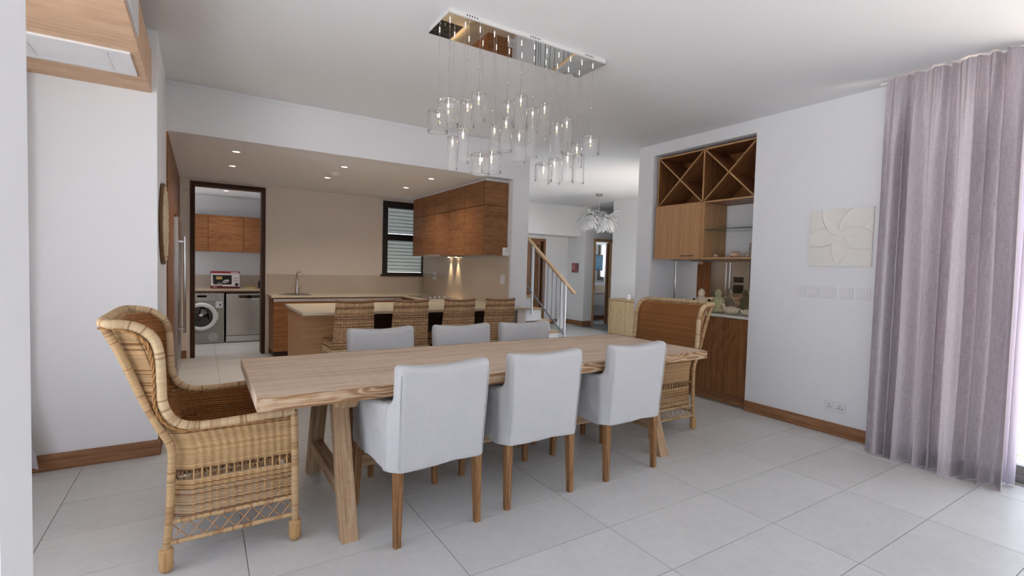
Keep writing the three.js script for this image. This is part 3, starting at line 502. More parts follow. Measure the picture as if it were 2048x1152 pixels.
// ------------------------------------------------------------------ chandelier
{
  const o = thing('chandelier', 'mirror-plate chandelier with clear glass cylinder pendants over the dining table', 'chandelier', [1.905, 0, -2.94]);
  const PY = 2.934;
  part(o, 'ceiling_box', box(1.275, 0.027, 0.315, 0, H - 0.0145, 0), M.whiteGloss = std({ color: 0xe2e0dd, roughness: 0.25 }));
  part(o, 'mirror_plate', box(1.28, 0.008, 0.32, 0, PY + 0.0045, 0), M.mirror);
  for (const x of [-0.48, 0, 0.48]) part(o, 'vent_slots', [0, 1, 2, 3, 4].map((k) => box(0.008, 0.008, 0.004, x + (k - 2) * 0.018, 2.957, 0.1565)), M.blackMatt);
  // column, row (0 near, 1 far), glass diameter, top, bottom
  const L = [[0, 1, 0.126, 2.392, 2.253], [0, 0, 0.126, 2.415, 2.262], [1, 1, 0.066, 2.245, 2.03], [1, 0, 0.072, 2.259, 2.047], [2, 1, 0.091, 2.494, 2.319], [2, 0, 0.091, 2.499, 2.326], [3, 1, 0.132, 2.158, 2.028], [3, 0, 0.13, 2.144, 2.016], [4, 1, 0.072, 2.372, 2.185], [4, 0, 0.081, 2.384, 2.163], [5, 1, 0.091, 2.55, 2.373], [5, 0, 0.084, 2.316, 2.107],
    [6, 1, 0.091, 2.615, 2.39], [6, 0, 0.076, 2.375, 2.155], [7, 1, 0.082, 2.545, 2.37], [7, 0, 0.12, 2.128, 2.01], [8, 1, 0.091, 2.6, 2.38], [8, 0, 0.085, 2.423, 2.217], [9, 1, 0.091, 2.22, 2.03], [9, 0, 0.08, 2.231, 2.027], [10, 1, 0.091, 2.531, 2.34], [10, 0, 0.078, 2.234, 2.026], [11, 1, 0.088, 2.356, 2.18], [11, 0, 0.128, 2.383, 2.251]];
  const unlit = new Set(['6_0', '10_0']);
  for (const [k, row, d0, t0, b0] of L) {
    const dia = d0 * 1.027, top = 1.4 + (t0 - 1.4) * 1.027, bot = 1.4 + (b0 - 1.4) * 1.027;
    const x = (1.275 + 0.1043 * k) * 1.027 - 1.905, z = (row ? -2.938 : -2.785) * 1.027 + 2.94, g = new THREE.Group(); g.name = 'pendant'; g.position.set(x, 0, z); o.add(g);
    part(g, 'cord', cyl(0.0012, 0.0012, PY - top, 0, top, 0, 5), M.cord ??= std({ color: 0xa8a29c, roughness: 0.4, metalness: 0.5 }));
    part(g, 'grip', cyl(0.0045, 0.0045, 0.018, 0, PY - 0.018, 0, 10), M.chrome); part(g, 'cord_clip', sph(0.005, 0.005, 0.005, 0, top + 0.16 + 0.16 * hash(k, row, 3), 0, 8), M.chrome);
    const r = dia / 2;
    const pr = [[0.009, top]]; for (let q = 0; q <= 4; q++) { const a = q / 4 * Math.PI / 2; pr.push([r - 0.008 + 0.008 * Math.sin(a), top - 0.008 + 0.008 * Math.cos(a)]); }
    const nb = 14; for (let q = 1; q <= nb; q++) pr.push([r, lerp(top - 0.008, bot, q / nb)]); for (let q = nb; q >= 1; q--) pr.push([r - 0.0015, lerp(top - 0.008, bot, q / nb)]); for (let q = 4; q >= 0; q--) { const a = q / 4 * Math.PI / 2; pr.push([r - 0.0085 + 0.0063 * Math.sin(a), top - 0.0085 + 0.0063 * Math.cos(a)]); } pr.push([0.009, top - 0.0022], [0.009, top]);
    const gl = lathe(pr.reverse(), 0, 0, 0, 48), gp = gl.attributes.position; for (let i = 0; i < gp.count; i++) { const a = Math.atan2(gp.getZ(i), gp.getX(i)), y = gp.getY(i), rr = Math.hypot(gp.getX(i), gp.getZ(i)); if (rr > r - 0.004) { const w = 1 + 0.012 * (pn((a + Math.PI) / 6.2832 * 12, y * 40, 12, 4096, k * 2 + row) - 0.5) * (rr > r - 0.001 ? 1 : 0.2); gp.setX(i, gp.getX(i) * w); gp.setZ(i, gp.getZ(i) * w); } } gl.computeVertexNormals();
    part(g, 'glass_shade', gl, M.clearGlass);
    part(g, 'socket', [cyl(0.011, 0.011, 0.004, 0, top, 0, 14), cyl(0.006, 0.007, 0.02, 0, top - 0.02, 0, 12)], M.chrome);
    const dead = unlit.has(k + '_' + row);
    part(g, 'bulb', sph(0.0052, 0.013, 0.0052, 0, top - 0.034, 0, 12), dead ? M.clearGlass : M.bulbGlow);
    if (!dead) { const p = new THREE.PointLight(new THREE.Color(1, 0.83, 0.6), 0.01, 0, 2); p.position.set(0, top - 0.034, 0); p.shadow.radius = 0.25; g.add(p); }
  }
}

// ------------------------------------------------------------------ air conditioner box on the wall
{
  const o = thing('air_conditioner_casing', 'oak veneer casing with white air grilles high on the wall', 'air conditioner', [0, 0, 0]);
  part(o, 'casing', span(-1.69, -0.29, 2.54, 2.82, -4.249, -1.9, 'x', 0.002), M.acWood);
  const gr = part(o, 'bottom_grille', [span(-1.5, -0.335, 2.528, 2.54, -3.525, -3.49), span(-1.5, -0.335, 2.528, 2.54, -3.885, -3.85), span(-0.37, -0.335, 2.528, 2.54, -3.85, -3.525), span(-1.5, -1.46, 2.528, 2.54, -3.85, -3.525)], M.whitePlastic);
  part(gr, 'grille_slats', Array.from({ length: 40 }, (_, k) => span(-1.46, -0.37, 2.531, 2.538, -3.848 + k * 0.0081, -3.8435 + k * 0.0081)), M.whitePlastic);
  for (const x of [-0.45, -0.79, -1.13]) part(gr, 'grille_bar', span(x - 0.008, x + 0.008, 2.529, 2.54, -3.85, -3.525), M.whitePlastic);
  const gs = part(o, 'side_grille', [span(-0.29, -0.279, 2.558, 2.585, -3.285, -2.0), span(-0.29, -0.279, 2.775, 2.8, -3.285, -2.0), span(-0.29, -0.279, 2.585, 2.775, -3.285, -3.255), span(-0.29, -0.279, 2.585, 2.775, -2.03, -2.0)], M.whitePlastic);
  part(gs, 'grille_slats', Array.from({ length: 78 }, (_, k) => span(-0.29, -0.283, 2.585, 2.775, -3.25 + k * 0.0157, -3.242 + k * 0.0157)), M.whitePlastic);
}
{ // woven plate on the wall end
  const o = thing('woven_wall_plate', 'round pale carved wall plate beside the kitchen opening', 'wall decoration', [-0.259, 1.667, -4.66]);
  const turn = (g) => { g.rotateZ(-Math.PI / 2); return g; };
  part(o, 'disc', turn(lathe([[0, 0], [0.3, 0], [0.305, 0.006], [0.3, 0.02], [0.28, 0.026], [0, 0.022]], 0, 0, 0, 48)), M.paleWood);
  const st = new Strands();
  for (let r = 0.05, q = 0; r < 0.285; r += 0.018, q++) { const P = [], n = 64; for (let k = 0; k <= n; k++) { const a = k / n * Math.PI * 2; P.push(V(0.026 + 0.004 * Math.sin(a * 16 + q * Math.PI), r * Math.cos(a), r * Math.sin(a))); } st.add(P, 0.006, lin(228, 206, 172, 0.85 + 0.25 * rnd()), 5); }
  stuff(strandPart(o, 'woven_rings', st, M.cane));
  const rim = new Strands(); { const P = []; for (let k = 0; k <= 80; k++) { const a = k / 80 * Math.PI * 2; P.push(V(0.014, 0.302 * Math.cos(a), 0.302 * Math.sin(a))); } rim.add(P, 0.012, lin(120, 86, 56), 6); }
  strandPart(o, 'rim', rim, M.cane);
}

// ------------------------------------------------------------------ curtains
function curtainGeo(p0, p1, y0, y1, folds, amp, fn, s = 1, ns = 420, nv = 46, full = null) {   // hangs from p0 to p1 (x, z), folds across
  const P = [], UV = [], I = [], dx = p1[0] - p0[0], dz = p1[1] - p0[1], L = Math.hypot(dx, dz), nx = -dz / L, nz = dx / L;
  for (let j = 0; j <= nv; j++) for (let i = 0; i <= ns; i++) {
    const u = i / ns, y = lerp(y1, y0, j / nv), t = full ? (full - y) / (full - y0) : j / nv;
    const ph = u * folds + 0.55 * (pn(u * 9, 1, 64, 4, s) - 0.5) * 2 + 0.35 * (pn(u * 7, t * 1.6, 64, 16, s + 5) - 0.5) * t * 2;
    const A = amp * (0.45 + 0.55 * sstep(0, 0.25, t)) * (0.7 + 0.6 * pn(u * 13, t * 1.5, 64, 16, s + 9)), gather = 0.5 * Math.sin(u * folds * 4 * Math.PI) * amp * 0.35 * (1 - sstep(0.02, 0.22, t));
    const w = Math.sin(ph * Math.PI * 2), off = A * (w + 0.22 * Math.sin(ph * Math.PI * 4 + 1)) + gather + (fn ? fn(u, t) : 0), slide = 0.25 * A * Math.cos(ph * Math.PI * 2);
    P.push(p0[0] + dx * u + nx * off + dx / L * slide, y, p0[1] + dz * u + nz * off + dz / L * slide); UV.push(u * L * 2.2, y);
  }
  for (let j = 0; j < nv; j++) for (let i = 0; i < ns; i++) { const a = j * (ns + 1) + i, b = a + 1, c = a + ns + 1, d = c + 1; I.push(a, c, b, b, c, d); }
  const g = new THREE.BufferGeometry(); g.setAttribute('position', new THREE.Float32BufferAttribute(P, 3)); g.setAttribute('uv', new THREE.Float32BufferAttribute(UV, 2)); g.setIndex(I); g.computeVertexNormals(); return g;
}
{
  const o = thing('curtain', 'floor-length lavender grey linen curtain beside the relief panel', 'curtain', [0, 0, 0]);
  const f = (u, t) => 0.03 * t;
  part(o, 'drape', curtainGeo([4.565, -1.735], [4.565, -0.93], 0.002, 2.958, 8.5, 0.062, f, 3), M.curtain);
  part(o, 'hem', curtainGeo([4.565, -1.735], [4.565, -0.93], 0.002, 0.11, 8.5, 0.0625, (u, t) => f(u, t) + 0.003, 3, 420, 3, 2.958), M.curtain);
    const rail = part(o, 'rail', [span(4.6, 4.63, 2.95, 2.969, -1.76, 2.6)], M.whitePlastic);
  part(rail, 'rail_end', cyl(0.012, 0.012, 0.05, 0, 0, 0, 12).rotateX(Math.PI / 2).translate(4.6, 2.945, -1.8), M.whitePlastic);
  const b = thing('sheer_curtain', 'thin translucent sheer behind the edge of the grey curtain', 'curtain', [0, 0, 0]);
  part(b, 'drape', curtainGeo([4.67, -1.04], [4.67, -0.915], 0.012, 2.935, 3, 0.03, null, 8, 90), M.sheer);
  const c = thing('corner_curtain', 'lower corner of a grey curtain behind the white wall end', 'curtain', [0, 0, 0]);
  const cg = curtainGeo([-1.62, -4.12], [-0.945, -4.15], 0.06, 2.5, 9, 0.035, null, 5, 240, 24), cp = cg.attributes.position;
  for (let i = 0; i < cp.count; i++) { const k = sstep(0.75, 0.06, cp.getY(i)), u = sstep(-1.4, -0.94, cp.getX(i)); cp.setX(i, cp.getX(i) + 0.085 * k * k * u); }
  cg.computeVertexNormals(); part(c, 'drape', cg, M.curtain);
  part(c, 'rail', span(-1.66, -0.93, 2.5, 2.53, -4.15, -4.11), M.whitePlastic);
}

// ------------------------------------------------------------------ display niche
{
  const x0 = 4.775, xb = 5.185, za = -4.2, zm = -3.548, zc = -2.92;
  const o = thing('wall_shelf_unit', 'built-in oak wall unit with two crossed wine racks, a cupboard and open shelves', 'shelf unit', [0, 0, 0]);
  part(o, 'frame', [span(x0, xb, 2.782, 2.8, za, zc, 'z'), span(x0, xb, 2.19, 2.208, za, zc, 'z'), span(x0, xb, 1.56, 1.578, za, zc, 'z'), span(x0, xb, 2.208, 2.782, za, za + 0.018, 'y'), span(x0, xb, 2.208, 2.782, zc - 0.018, zc, 'y'), span(x0, xb, 1.578, 2.782, zm - 0.012, zm + 0.012, 'y'), span(x0, xb, 1.578, 2.19, zc - 0.018, zc, 'y'), span(x0, xb, 1.578, 2.19, za, za + 0.018, 'y')], M.oak);
  part(o, 'edge_strip', [span(x0 - 0.003, x0, 2.782, 2.8, za, zc, 'z'), span(x0 - 0.003, x0, 2.19, 2.208, za, zc, 'z'), span(x0 - 0.003, x0, 1.56, 1.578, zm, zc, 'z'), span(x0 - 0.003, x0, 2.208, 2.782, za, za + 0.018, 'y'), span(x0 - 0.003, x0, 1.578, 2.782, zm - 0.009, zm + 0.009, 'y')], M.oakEdge);
  part(o, 'back_panel', span(xb, xb + 0.008, 2.208, 2.782, za, zc, 'y'), M.oak);
  for (const [a, b] of [[za + 0.018, zm - 0.012], [zm + 0.012, zc - 0.018]]) {
    const zmid = (a + b) / 2, ym = 2.495, L = Math.hypot(b - a, 0.574), an = Math.atan2(0.574, b - a);
    for (const s of [1, -1]) {
      const g = uvm(new THREE.BoxGeometry(xb - x0 - 0.004, 0.016, L - 0.025), 'z'); g.rotateX(s * an); g.translate((x0 + xb) / 2, ym, zmid); const bd = part(o, 'rack_board', g, M.oak);
      const e = uvm(new THREE.BoxGeometry(0.004, 0.016, L - 0.025), 'z'); e.rotateX(s * an); e.translate(x0 + 0.002, ym, zmid); part(bd, 'board_edge', e, M.oakEdge);
    }
  }
  const d = part(o, 'cupboard_door', span(x0 - 0.022, x0 - 0.002, 1.555, 2.2, za - 0.003, zm - 0.004, 'y', 0.002), M.oakWarm);
  part(d, 'handle', [span(x0 - 0.045, x0 - 0.037, 1.59, 1.6, -3.8, -3.62), span(x0 - 0.04, x0 - 0.022, 1.592, 1.598, -3.795, -3.787), span(x0 - 0.04, x0 - 0.022, 1.592, 1.598, -3.633, -3.625)], M.steel);
  part(o, 'open_side', [span(x0, xb, 1.578, 2.19, zm + 0.012, zm + 0.03, 'y')], M.oakWarm);
  part(o, 'glass_shelf', span(x0 + 0.02, xb, 1.886, 1.894, zm + 0.031, zc - 0.019), M.shelfGlass);
  part(o, 'lamp_strip', span(4.98, 5.05, 1.548, 1.56, -4.1, -3.75), M.greyPlastic);
  const m = thing('niche_mirror', 'large mirror at the back of the niche above the stone top', 'mirror', [0, 0, 0]);
  part(m, 'mirror_glass', span(5.192, 5.198, 0.96, 1.556, -4.22, -2.925), M.mirror);
  part(m, 'edge_strip', span(5.186, 5.198, 0.96, 1.556, -4.236, -4.222), M.steel);
  const c = thing('niche_cabinet', 'low oak cupboard under the niche with pale stone top', 'cabinet', [0, 0, 0]);
  part(c, 'carcass', span(4.8, 5.185, 0.1, 0.93, za - 0.03, zc, 'y'), M.oak);
  part(c, 'door', span(4.776, 4.798, 0.105, 0.925, zm + 0.003, zc, 'y', 0.002), M.oak);
  part(c, 'door', span(4.776, 4.798, 0.105, 0.925, za - 0.03, zm - 0.001, 'y', 0.002), M.oak);
  part(c, 'plinth', span(4.80, 5.1, 0.0, 0.1, za - 0.03, zc, 'z'), M.skirting);
  part(c, 'stone_top', span(4.755, 5.19, 0.93, 0.958, za - 0.036, zc + 0.004, 'z', 0.003), M.whiteStone);

  const figure = (name, label, z, s, mat) => single(name, label, 'figurine', nets((x, y, q) => {
    const p = [x, y, q]; let d = sdEll(x, y - 0.03, q, 0.085, 0.04, 0.06);
    d = smin(d, sdCap(p, [0, 0.05, 0], [0, 0.135, 0.0], 0.052, 0.058), 0.03);
    for (const k of [-1, 1]) { d = smin(d, sdCap(p, [0, 0.128, k * 0.045], [-0.035, 0.07, k * 0.062], 0.028, 0.022), 0.015); d = smin(d, sdCap(p, [-0.035, 0.07, k * 0.06], [-0.06, 0.06, k * 0.01], 0.02, 0.018), 0.01); d = smin(d, sdCap(p, [-0.02, 0.03, k * 0.075], [-0.065, 0.03, -k * 0.02], 0.032, 0.024), 0.012); }
    d = smin(d, sdCap(p, [0, 0.16, 0], [0, 0.18, 0], 0.022, 0.022), 0.012); d = smin(d, sdCap(p, [0, 0.135, -0.045], [0, 0.135, 0.045], 0.034, 0.034), 0.012); d = smin(d, sdEll(x, y - 0.218, q, 0.041, 0.047, 0.04), 0.006); d = smin(d, sdEll(x, y - 0.257, q, 0.02, 0.017, 0.02), 0.012); d = smin(d, sdEll(x + 0.037, y - 0.212, q, 0.006, 0.01, 0.005), 0.006);
    for (const k of [-1, 1]) d = smin(d, sdEll(x, y - 0.208, q - k * 0.037, 0.008, 0.018, 0.005), 0.005);
    return Math.max(d, -y);
  }, [-0.11, -0.008, -0.11], [0.11, 0.29, 0.11], 0.006).scale(s, s, s).translate(4.93, 0.958, z), mat, 'seated figures in the niche');
  figure('seated_figurine', 'pale alabaster seated figure next to the dark green pot', -3.625, 0.96, M.alabaster);
  figure('seated_figurine', 'greenish stone seated figure beside the shell bird', -3.405, 0.98, M.jade);
  const bird = (label, z, s, turn, mat) => { const g = nets((x, y, q) => { const p = [x, y, q]; let d = sdEll(x, y - 0.045, q, 0.055, 0.045, 0.08); d = smin(d, sdCap(p, [0, 0.05, 0.07], [0, 0.1, 0.1], 0.02, 0.014), 0.02); d = smin(d, sdCap(p, [0, 0.1, 0.1], [0, 0.105, 0.135], 0.016, 0.006), 0.01); d = smin(d, sdCap(p, [0, 0.05, -0.07], [0, 0.08, -0.1], 0.02, 0.006), 0.02); d += 0.002 * Math.sin(q * 180); return Math.max(d, -y); }, [-0.07, -0.008, -0.12], [0.07, 0.14, 0.15], 0.006); g.rotateY(turn); g.scale(s, s, s); g.translate(4.86, 0.958, z); return single('shell_bird', label, 'figurine', g, mat, 'birds in the niche'); };
  bird('cream shell bird with raised neck on the niche top', -3.19, 1.0, Math.PI, M.alabaster);
  bird('cream shell bird at the edge of the niche top', -2.99, 0.85, 0.4, M.alabaster);
  const pot = (name, label, z, r, h, mat, leaf) => { const o2 = thing(name, label, 'pot', [4.95, 0.958, z]); part(o2, 'bowl', lathe([[0, 0], [r * 0.6, 0], [r * 0.95, h * 0.5], [r, h], [r * 0.9, h], [r * 0.8, h * 0.6], [0, h * 0.3]], 0, 0, 0, 20), mat); const gs = []; for (let k = 0; k < 26; k++) { const a = rnd() * 6.28, q = r * (0.2 + 0.75 * rnd()); gs.push(sph(0.012 + 0.01 * rnd(), 0.012, 0.012 + 0.01 * rnd(), q * Math.cos(a), h + 0.015 + 0.03 * rnd() - q * 0.15, q * Math.sin(a), 8)); } part(o2, 'filling', gs, leaf); };
  pot('pod_bowl', 'bowl of dark green pods behind the wing chair', -3.86, 0.075, 0.07, M.alabaster, std({ color: 0x4b4a36, roughness: 0.5 }));
  pot('seed_bowl', 'cream bowl with dark seeds at the mirror edge of the niche', -4.07, 0.07, 0.065, M.alabaster, std({ color: 0x8c7a62, roughness: 0.6 }));
  const conch = (label, z, x, s, k) => { const g = nets((a, y, q) => { let d = sdEll(a, y - 0.035, q, 0.04, 0.036, 0.06); d = smin(d, sdCap([a, y, q], [0, 0.03, 0.04], [0, 0.015, 0.11], 0.025, 0.004), 0.02); for (let j = 0; j < 5; j++) { const t = j * 1.2; d = smin(d, sdCap([a, y, q], [0, 0.035, -0.02], [0.05 * Math.cos(t), 0.035 + 0.04 * Math.sin(t), -0.035], 0.012, 0.005), 0.01); } return Math.max(d, -y); }, [-0.07, -0.006, -0.09], [0.07, 0.09, 0.13], 0.006); g.rotateY(k); g.scale(s, s, s); g.translate(x, 1.578, z); single('sea_shell', label, 'shell', g, M.shell, 'shells on the niche shelf'); };
  conch('large brown and cream conch shell on the open niche shelf', -3.22, 4.92, 0.95, 0.4);
  conch('pale conch shell between the brown shell and the carved stone', -3.07, 4.95, 0.75, 1.6);
  conch('small flat pinkish shell at the inner end of the niche shelf', -3.41, 4.86, 0.55, 2.7);
  const tot = thing('carved_stone_ornament', 'upright carved grey stone ornament on the open niche shelf', 'ornament', [4.88, 1.578, -2.985]);
  const tm = std({ color: 0x9a8a7c, roughness: 0.8 });
  part(tot, 'body', box(0.05, 0.15, 0.07, 0, 0.075, 0, 'y', 0.008), tm);
  part(tot, 'carving', [0, 1, 2, 3].map((k) => new THREE.TorusGeometry(0.02, 0.006, 6, 14).rotateY(Math.PI / 2).translate(-0.026, 0.028 + k * 0.032, k % 2 ? 0.008 : -0.008)), tm);
}
// relief panel
{
  const o = thing('relief_panel', 'square cream plaster relief of a five-petal flower on the white wall', 'wall art', [4.729, 1.742, -2.09]);
  const N = 150, S = 0.25, P = [], I = [];
  const pet = [[1.95, 0.36, 0.10, -0.5], [0.72, 0.44, 0.105, 0.5], [-0.30, 0.33, 0.10, 0.55], [-1.6, 0.255, 0.075, 0.25], [3.32, 0.32, 0.085, -0.35]];
  const hgt = (u, v) => {     // u towards the curtain, v up, metres from the centre: five overlapping cupped petals
    let h = 0;
    for (const [a, L, w, bend] of pet) {
      const dx = u - 0.0, dy = v - 0.02, t = (dx * Math.cos(a) + dy * Math.sin(a)) / L, s = -dx * Math.sin(a) + dy * Math.cos(a) - bend * 0.12 * t * (1 - t);
      if (t < 0 || t > 1) continue; const ww = w * Math.pow(Math.sin(Math.PI * Math.pow(t, 0.8)), 0.7); if (ww < 0.003) continue; const q = Math.abs(s) / ww;
      if (q < 1) h = Math.max(h, (0.004 + 0.010 * q * q + 0.003 * (s / ww)) * sstep(1, 0.9, q) * sstep(0, 0.12, t));
    }
    return h;
  };
  for (let j = 0; j <= N; j++) for (let i = 0; i <= N; i++) { const u = lerp(-S, S, i / N), v = lerp(-S, S, j / N); P.push(-0.022 - hgt(u, v), v, u); }
  for (let j = 0; j < N; j++) for (let i = 0; i < N; i++) { const a = j * (N + 1) + i, b = a + 1, c = a + N + 1, d = c + 1; I.push(a, b, c, b, d, c); }
  const g = new THREE.BufferGeometry(); g.setAttribute('position', new THREE.Float32BufferAttribute(P, 3)); g.setAttribute('uv', new THREE.Float32BufferAttribute(new Float32Array(P.length / 3 * 2), 2)); g.setIndex(I); g.computeVertexNormals();
  part(o, 'carved_face', g, M.plaster);
  part(o, 'slab', span(-0.0205, 0, -S, S, -S, S), M.plaster);
}
// switches and sockets on the right-hand wall
{
  const o = thing('light_switch', 'white square light switch farthest from the curtain in the row of five', 'switch', [4.73, 1.256, -2.41], 0, 'row of wall switches');
  part(o, 'plate', box(0.01, 0.094, 0.098, -0.005, 0, 0, 'y', 0.003), M.whitePlastic);
  part(o, 'rocker', box(0.006, 0.05, 0.055, -0.011, 0, 0, 'y', 0.002), M.whitePlastic);
  const txt = ['second white square light switch, counting from the niche', 'middle white square light switch of the row of five', 'fourth white square light switch, counting from the niche', 'white square wall switch closest to the curtain'];
  [-2.287, -2.16, -2.02, -1.889].forEach((z, k) => copyOf(o, txt[k], [4.73, 1.256, z], 0));
  const s = thing('wall_socket', 'white double wall socket low beside the curtain', 'socket', [4.73, 0.252, -2.065]);
  part(s, 'plate', box(0.011, 0.094, 0.172, -0.0055, 0, 0, 'y', 0.003), M.whitePlastic);
  for (const [z, n] of [[-0.043, 2], [0.043, 3]]) { const f = part(s, 'outlet', box(0.003, 0.055, 0.062, -0.0118, 0, z, 'y', 0.001), M.whitePlastic); part(f, 'holes', Array.from({ length: n + 1 }, (_, k) => cyl(0.0045, 0.0045, 0.002, 0, 0, 0, 10).rotateZ(Math.PI / 2).translate(-0.0128, k ? -0.008 : 0.014, z + (k ? (k - (n + 1) / 2) * 0.02 : 0))), M.blackMatt); }
}

// ------------------------------------------------------------------ kitchen
const CT = 0.915;
{
  const o = thing('kitchen_worktop', 'beige stone worktop running round the kitchen and over the peninsula', 'worktop', [0, 0, 0]);
  part(o, 'back_run', span(0.84, 3.355, CT - 0.03, CT, -8.265, -7.67, 'x', 0.003), M.worktop);
  part(o, 'side_run', span(2.74, 3.355, CT - 0.03, CT, -7.668, -6.2, 'z', 0.003), M.worktop);
  part(o, 'peninsula_top', [span(0.825, 3.355, CT - 0.03, CT, -6.198, -5.03, 'x', 0.003), span(3.355, 3.475, CT - 0.03, CT, -5.315, -5.03, 'x', 0.003)], M.worktop);
  const b = thing('kitchen_base_cabinet', 'dark oak base cabinets with steel grip rail below the sink', 'cabinet', [0, 0, 0]);
  part(b, 'carcass', span(0.87, 3.35, 0.1, CT - 0.032, -8.26, -7.72, 'y'), M.oak);
  part(b, 'plinth', span(0.9, 3.3, 0, 0.1, -8.2, -7.78), M.darkWood);
  for (let k = 0; k < 3; k++) part(b, 'door', span(0.872 + k * 0.64, 1.508 + k * 0.64, 0.11, 0.82, -7.72, -7.70, 'x', 0.002), M.oak);
  part(b, 'grip_rail', span(0.872, 2.79, 0.828, 0.868, -7.72, -7.708, 'x', 0.002), std({ color: 0xd8d2cc, metalness: 0.2, roughness: 0.4 }));
  const c = thing('kitchen_side_cabinet', 'dark oak base cabinets below the hob', 'cabinet', [0, 0, 0]);
  part(c, 'carcass', span(2.8, 3.35, 0.1, CT - 0.032, -7.69, -6.22, 'y'), M.oak);
  part(c, 'plinth', span(2.85, 3.3, 0, 0.1, -7.6, -6.22), M.darkWood);
  for (let k = 0; k < 3; k++) part(c, 'door', span(2.78, 2.799, 0.11, 0.875, -7.68 + k * 0.487, -7.197 + k * 0.487, 'y', 0.002), M.oak);
  const p = thing('kitchen_peninsula', 'oak peninsula base with glowing end panel and knee recess behind the stools', 'cabinet', [0, 0, 0]);
  part(p, 'end_cabinet', span(0.85, 1.36, 0.0, CT - 0.032, -6.15, -5.26, 'x', 0.002), M.oakWarm);
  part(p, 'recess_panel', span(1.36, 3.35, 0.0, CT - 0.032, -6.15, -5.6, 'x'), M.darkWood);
  part(p, 'column_panel', span(3.34, 3.46, 0.0, CT - 0.032, -5.315, -5.1, 'y'), M.kitchenWall);
  const s = thing('backsplash', 'glossy beige splashback around the kitchen worktop', 'backsplash', [0, 0, 0]);
  part(s, 'back_panel', [span(0.84, 2.58, CT, 1.21, -8.268, -8.258), span(2.58, 3.345, CT, 1.203, -8.268, -8.258)], M.splash);
  part(s, 'side_panel', span(3.347, 3.358, CT, 1.548, -8.257, -5.36), M.splash);
  // sink and tap
  const k = thing('sink', 'round steel sink set into the worktop under the tap', 'sink', [1.2, CT, -7.95]);
  part(k, 'rim', lathe([[0.19, 0.004], [0.2, 0.007], [0.225, 0.006], [0.232, 0.0]], 0, 0, 0, 40), M.steel);
  part(k, 'bowl', lathe([[0.19, 0.004], [0.186, 0.0015], [0, 0.001]], 0, 0, 0, 40), std({ color: 0x55504b, metalness: 0.8, roughness: 0.3 }));
  const t = thing('kitchen_tap', 'tall curved chrome tap beside the round sink', 'tap', [1.25, CT, -8.16]);
  part(t, 'base', cyl(0.026, 0.022, 0.11, 0, 0, 0, 20), M.chrome);
  part(t, 'spout', tube([V(0, 0.1, 0), V(0, 0.24, 0), V(0, 0.31, 0.015), V(0.01, 0.345, 0.06), V(0.02, 0.335, 0.11), V(0.022, 0.28, 0.12)], 0.011, 40, 10), M.chrome);
  part(t, 'lever', tube([V(0.02, 0.08, 0), V(0.05, 0.1, 0.01), V(0.06, 0.14, 0.015)], 0.006, 10, 6), M.chrome);
  // hob
  const h = thing('hob', 'black glass hob with a row of steel knobs', 'hob', [3.03, CT, -7.05]);
  part(h, 'glass', box(0.5, 0.008, 0.72, 0, 0.0045, 0, 'x', 0.002), M.blackGlass);
  part(h, 'trim', [box(0.508, 0.004, 0.006, 0, 0.003, 0.363), box(0.508, 0.004, 0.006, 0, 0.003, -0.363), box(0.006, 0.004, 0.72, -0.253, 0.003, 0)], M.steel);
  for (let q = 0; q < 5; q++) part(h, 'knob', cyl(0.019, 0.016, 0.022, -0.16 + q * 0.075, 0.0086, 0.29, 16), M.steel);
  for (const [x, z] of [[-0.12, -0.18], [0.12, -0.18], [-0.12, 0.1], [0.12, 0.1]]) part(h, 'ring', new THREE.TorusGeometry(0.085, 0.0012, 5, 36).rotateX(Math.PI / 2).translate(x, 0.0088, z), M.greyPlastic);
  // wall cabinets: two rows of doors
  const w = thing('kitchen_wall_cabinet', 'oak wall cabinets up to the ceiling above the hob', 'cabinet', [0, 0, 0]);
  const Z = [-7.87, -7.44, -6.97, -6.47, -5.965, -5.44];
  part(w, 'carcass', span(3.03, 3.355, 1.58, 2.495, -7.87, -5.44, 'y'), M.darkWood);
  part(w, 'filler', span(3.04, 3.35, 2.495, KH - 0.001, -7.86, -5.46, 'z'), M.whitePlastic);
  for (let q = 0; q < 5; q++) { const y0 = q === 1 ? 1.57 : 1.555; part(w, 'door', span(3.005, 3.028, y0, 2.185, Z[q] + 0.003, Z[q + 1] - 0.003, 'z', 0.002), M.oak); part(w, 'top_door', span(3.005, 3.028, 2.192, 2.493, Z[q] + 0.003, Z[q + 1] - 0.003, 'z', 0.002), M.oak); }
  part(w, 'end_panel', span(3.005, 3.355, 1.555, 2.185, -5.438, -5.42, 'x', 0.002), M.oak); part(w, 'end_panel', span(3.005, 3.355, 2.19, 2.493, -5.438, -5.42, 'x', 0.002), M.oak);
  const hd = thing('cooker_hood', 'slim steel cooker hood under the wall cabinets with two spot lamps', 'cooker hood', [0, 0, 0]);
  part(hd, 'body', span(2.99, 3.34, 1.545, 1.574, -7.42, -6.7, 'z', 0.003), M.steel);
  for (const z of [-7.08, -6.82]) {
    part(hd, 'lamp', cyl(0.02, 0.02, 0.004, 3.31, 1.541, z, 18), M.hoodGlow);
    const sp = new THREE.SpotLight(new THREE.Color(1, 0.78, 0.48), 0.75, 0, 0.42, 0.8, 2); sp.position.set(3.31, 1.535, z); sp.target.position.set(3.325, 0.9, z); sp.shadow.radius = 0.5; hd.add(sp, sp.target);
  }
  // small fittings
  const so = thing('kitchen_socket', 'white socket on the splashback behind the hob', 'socket', [3.346, 1.235, -7.7]);
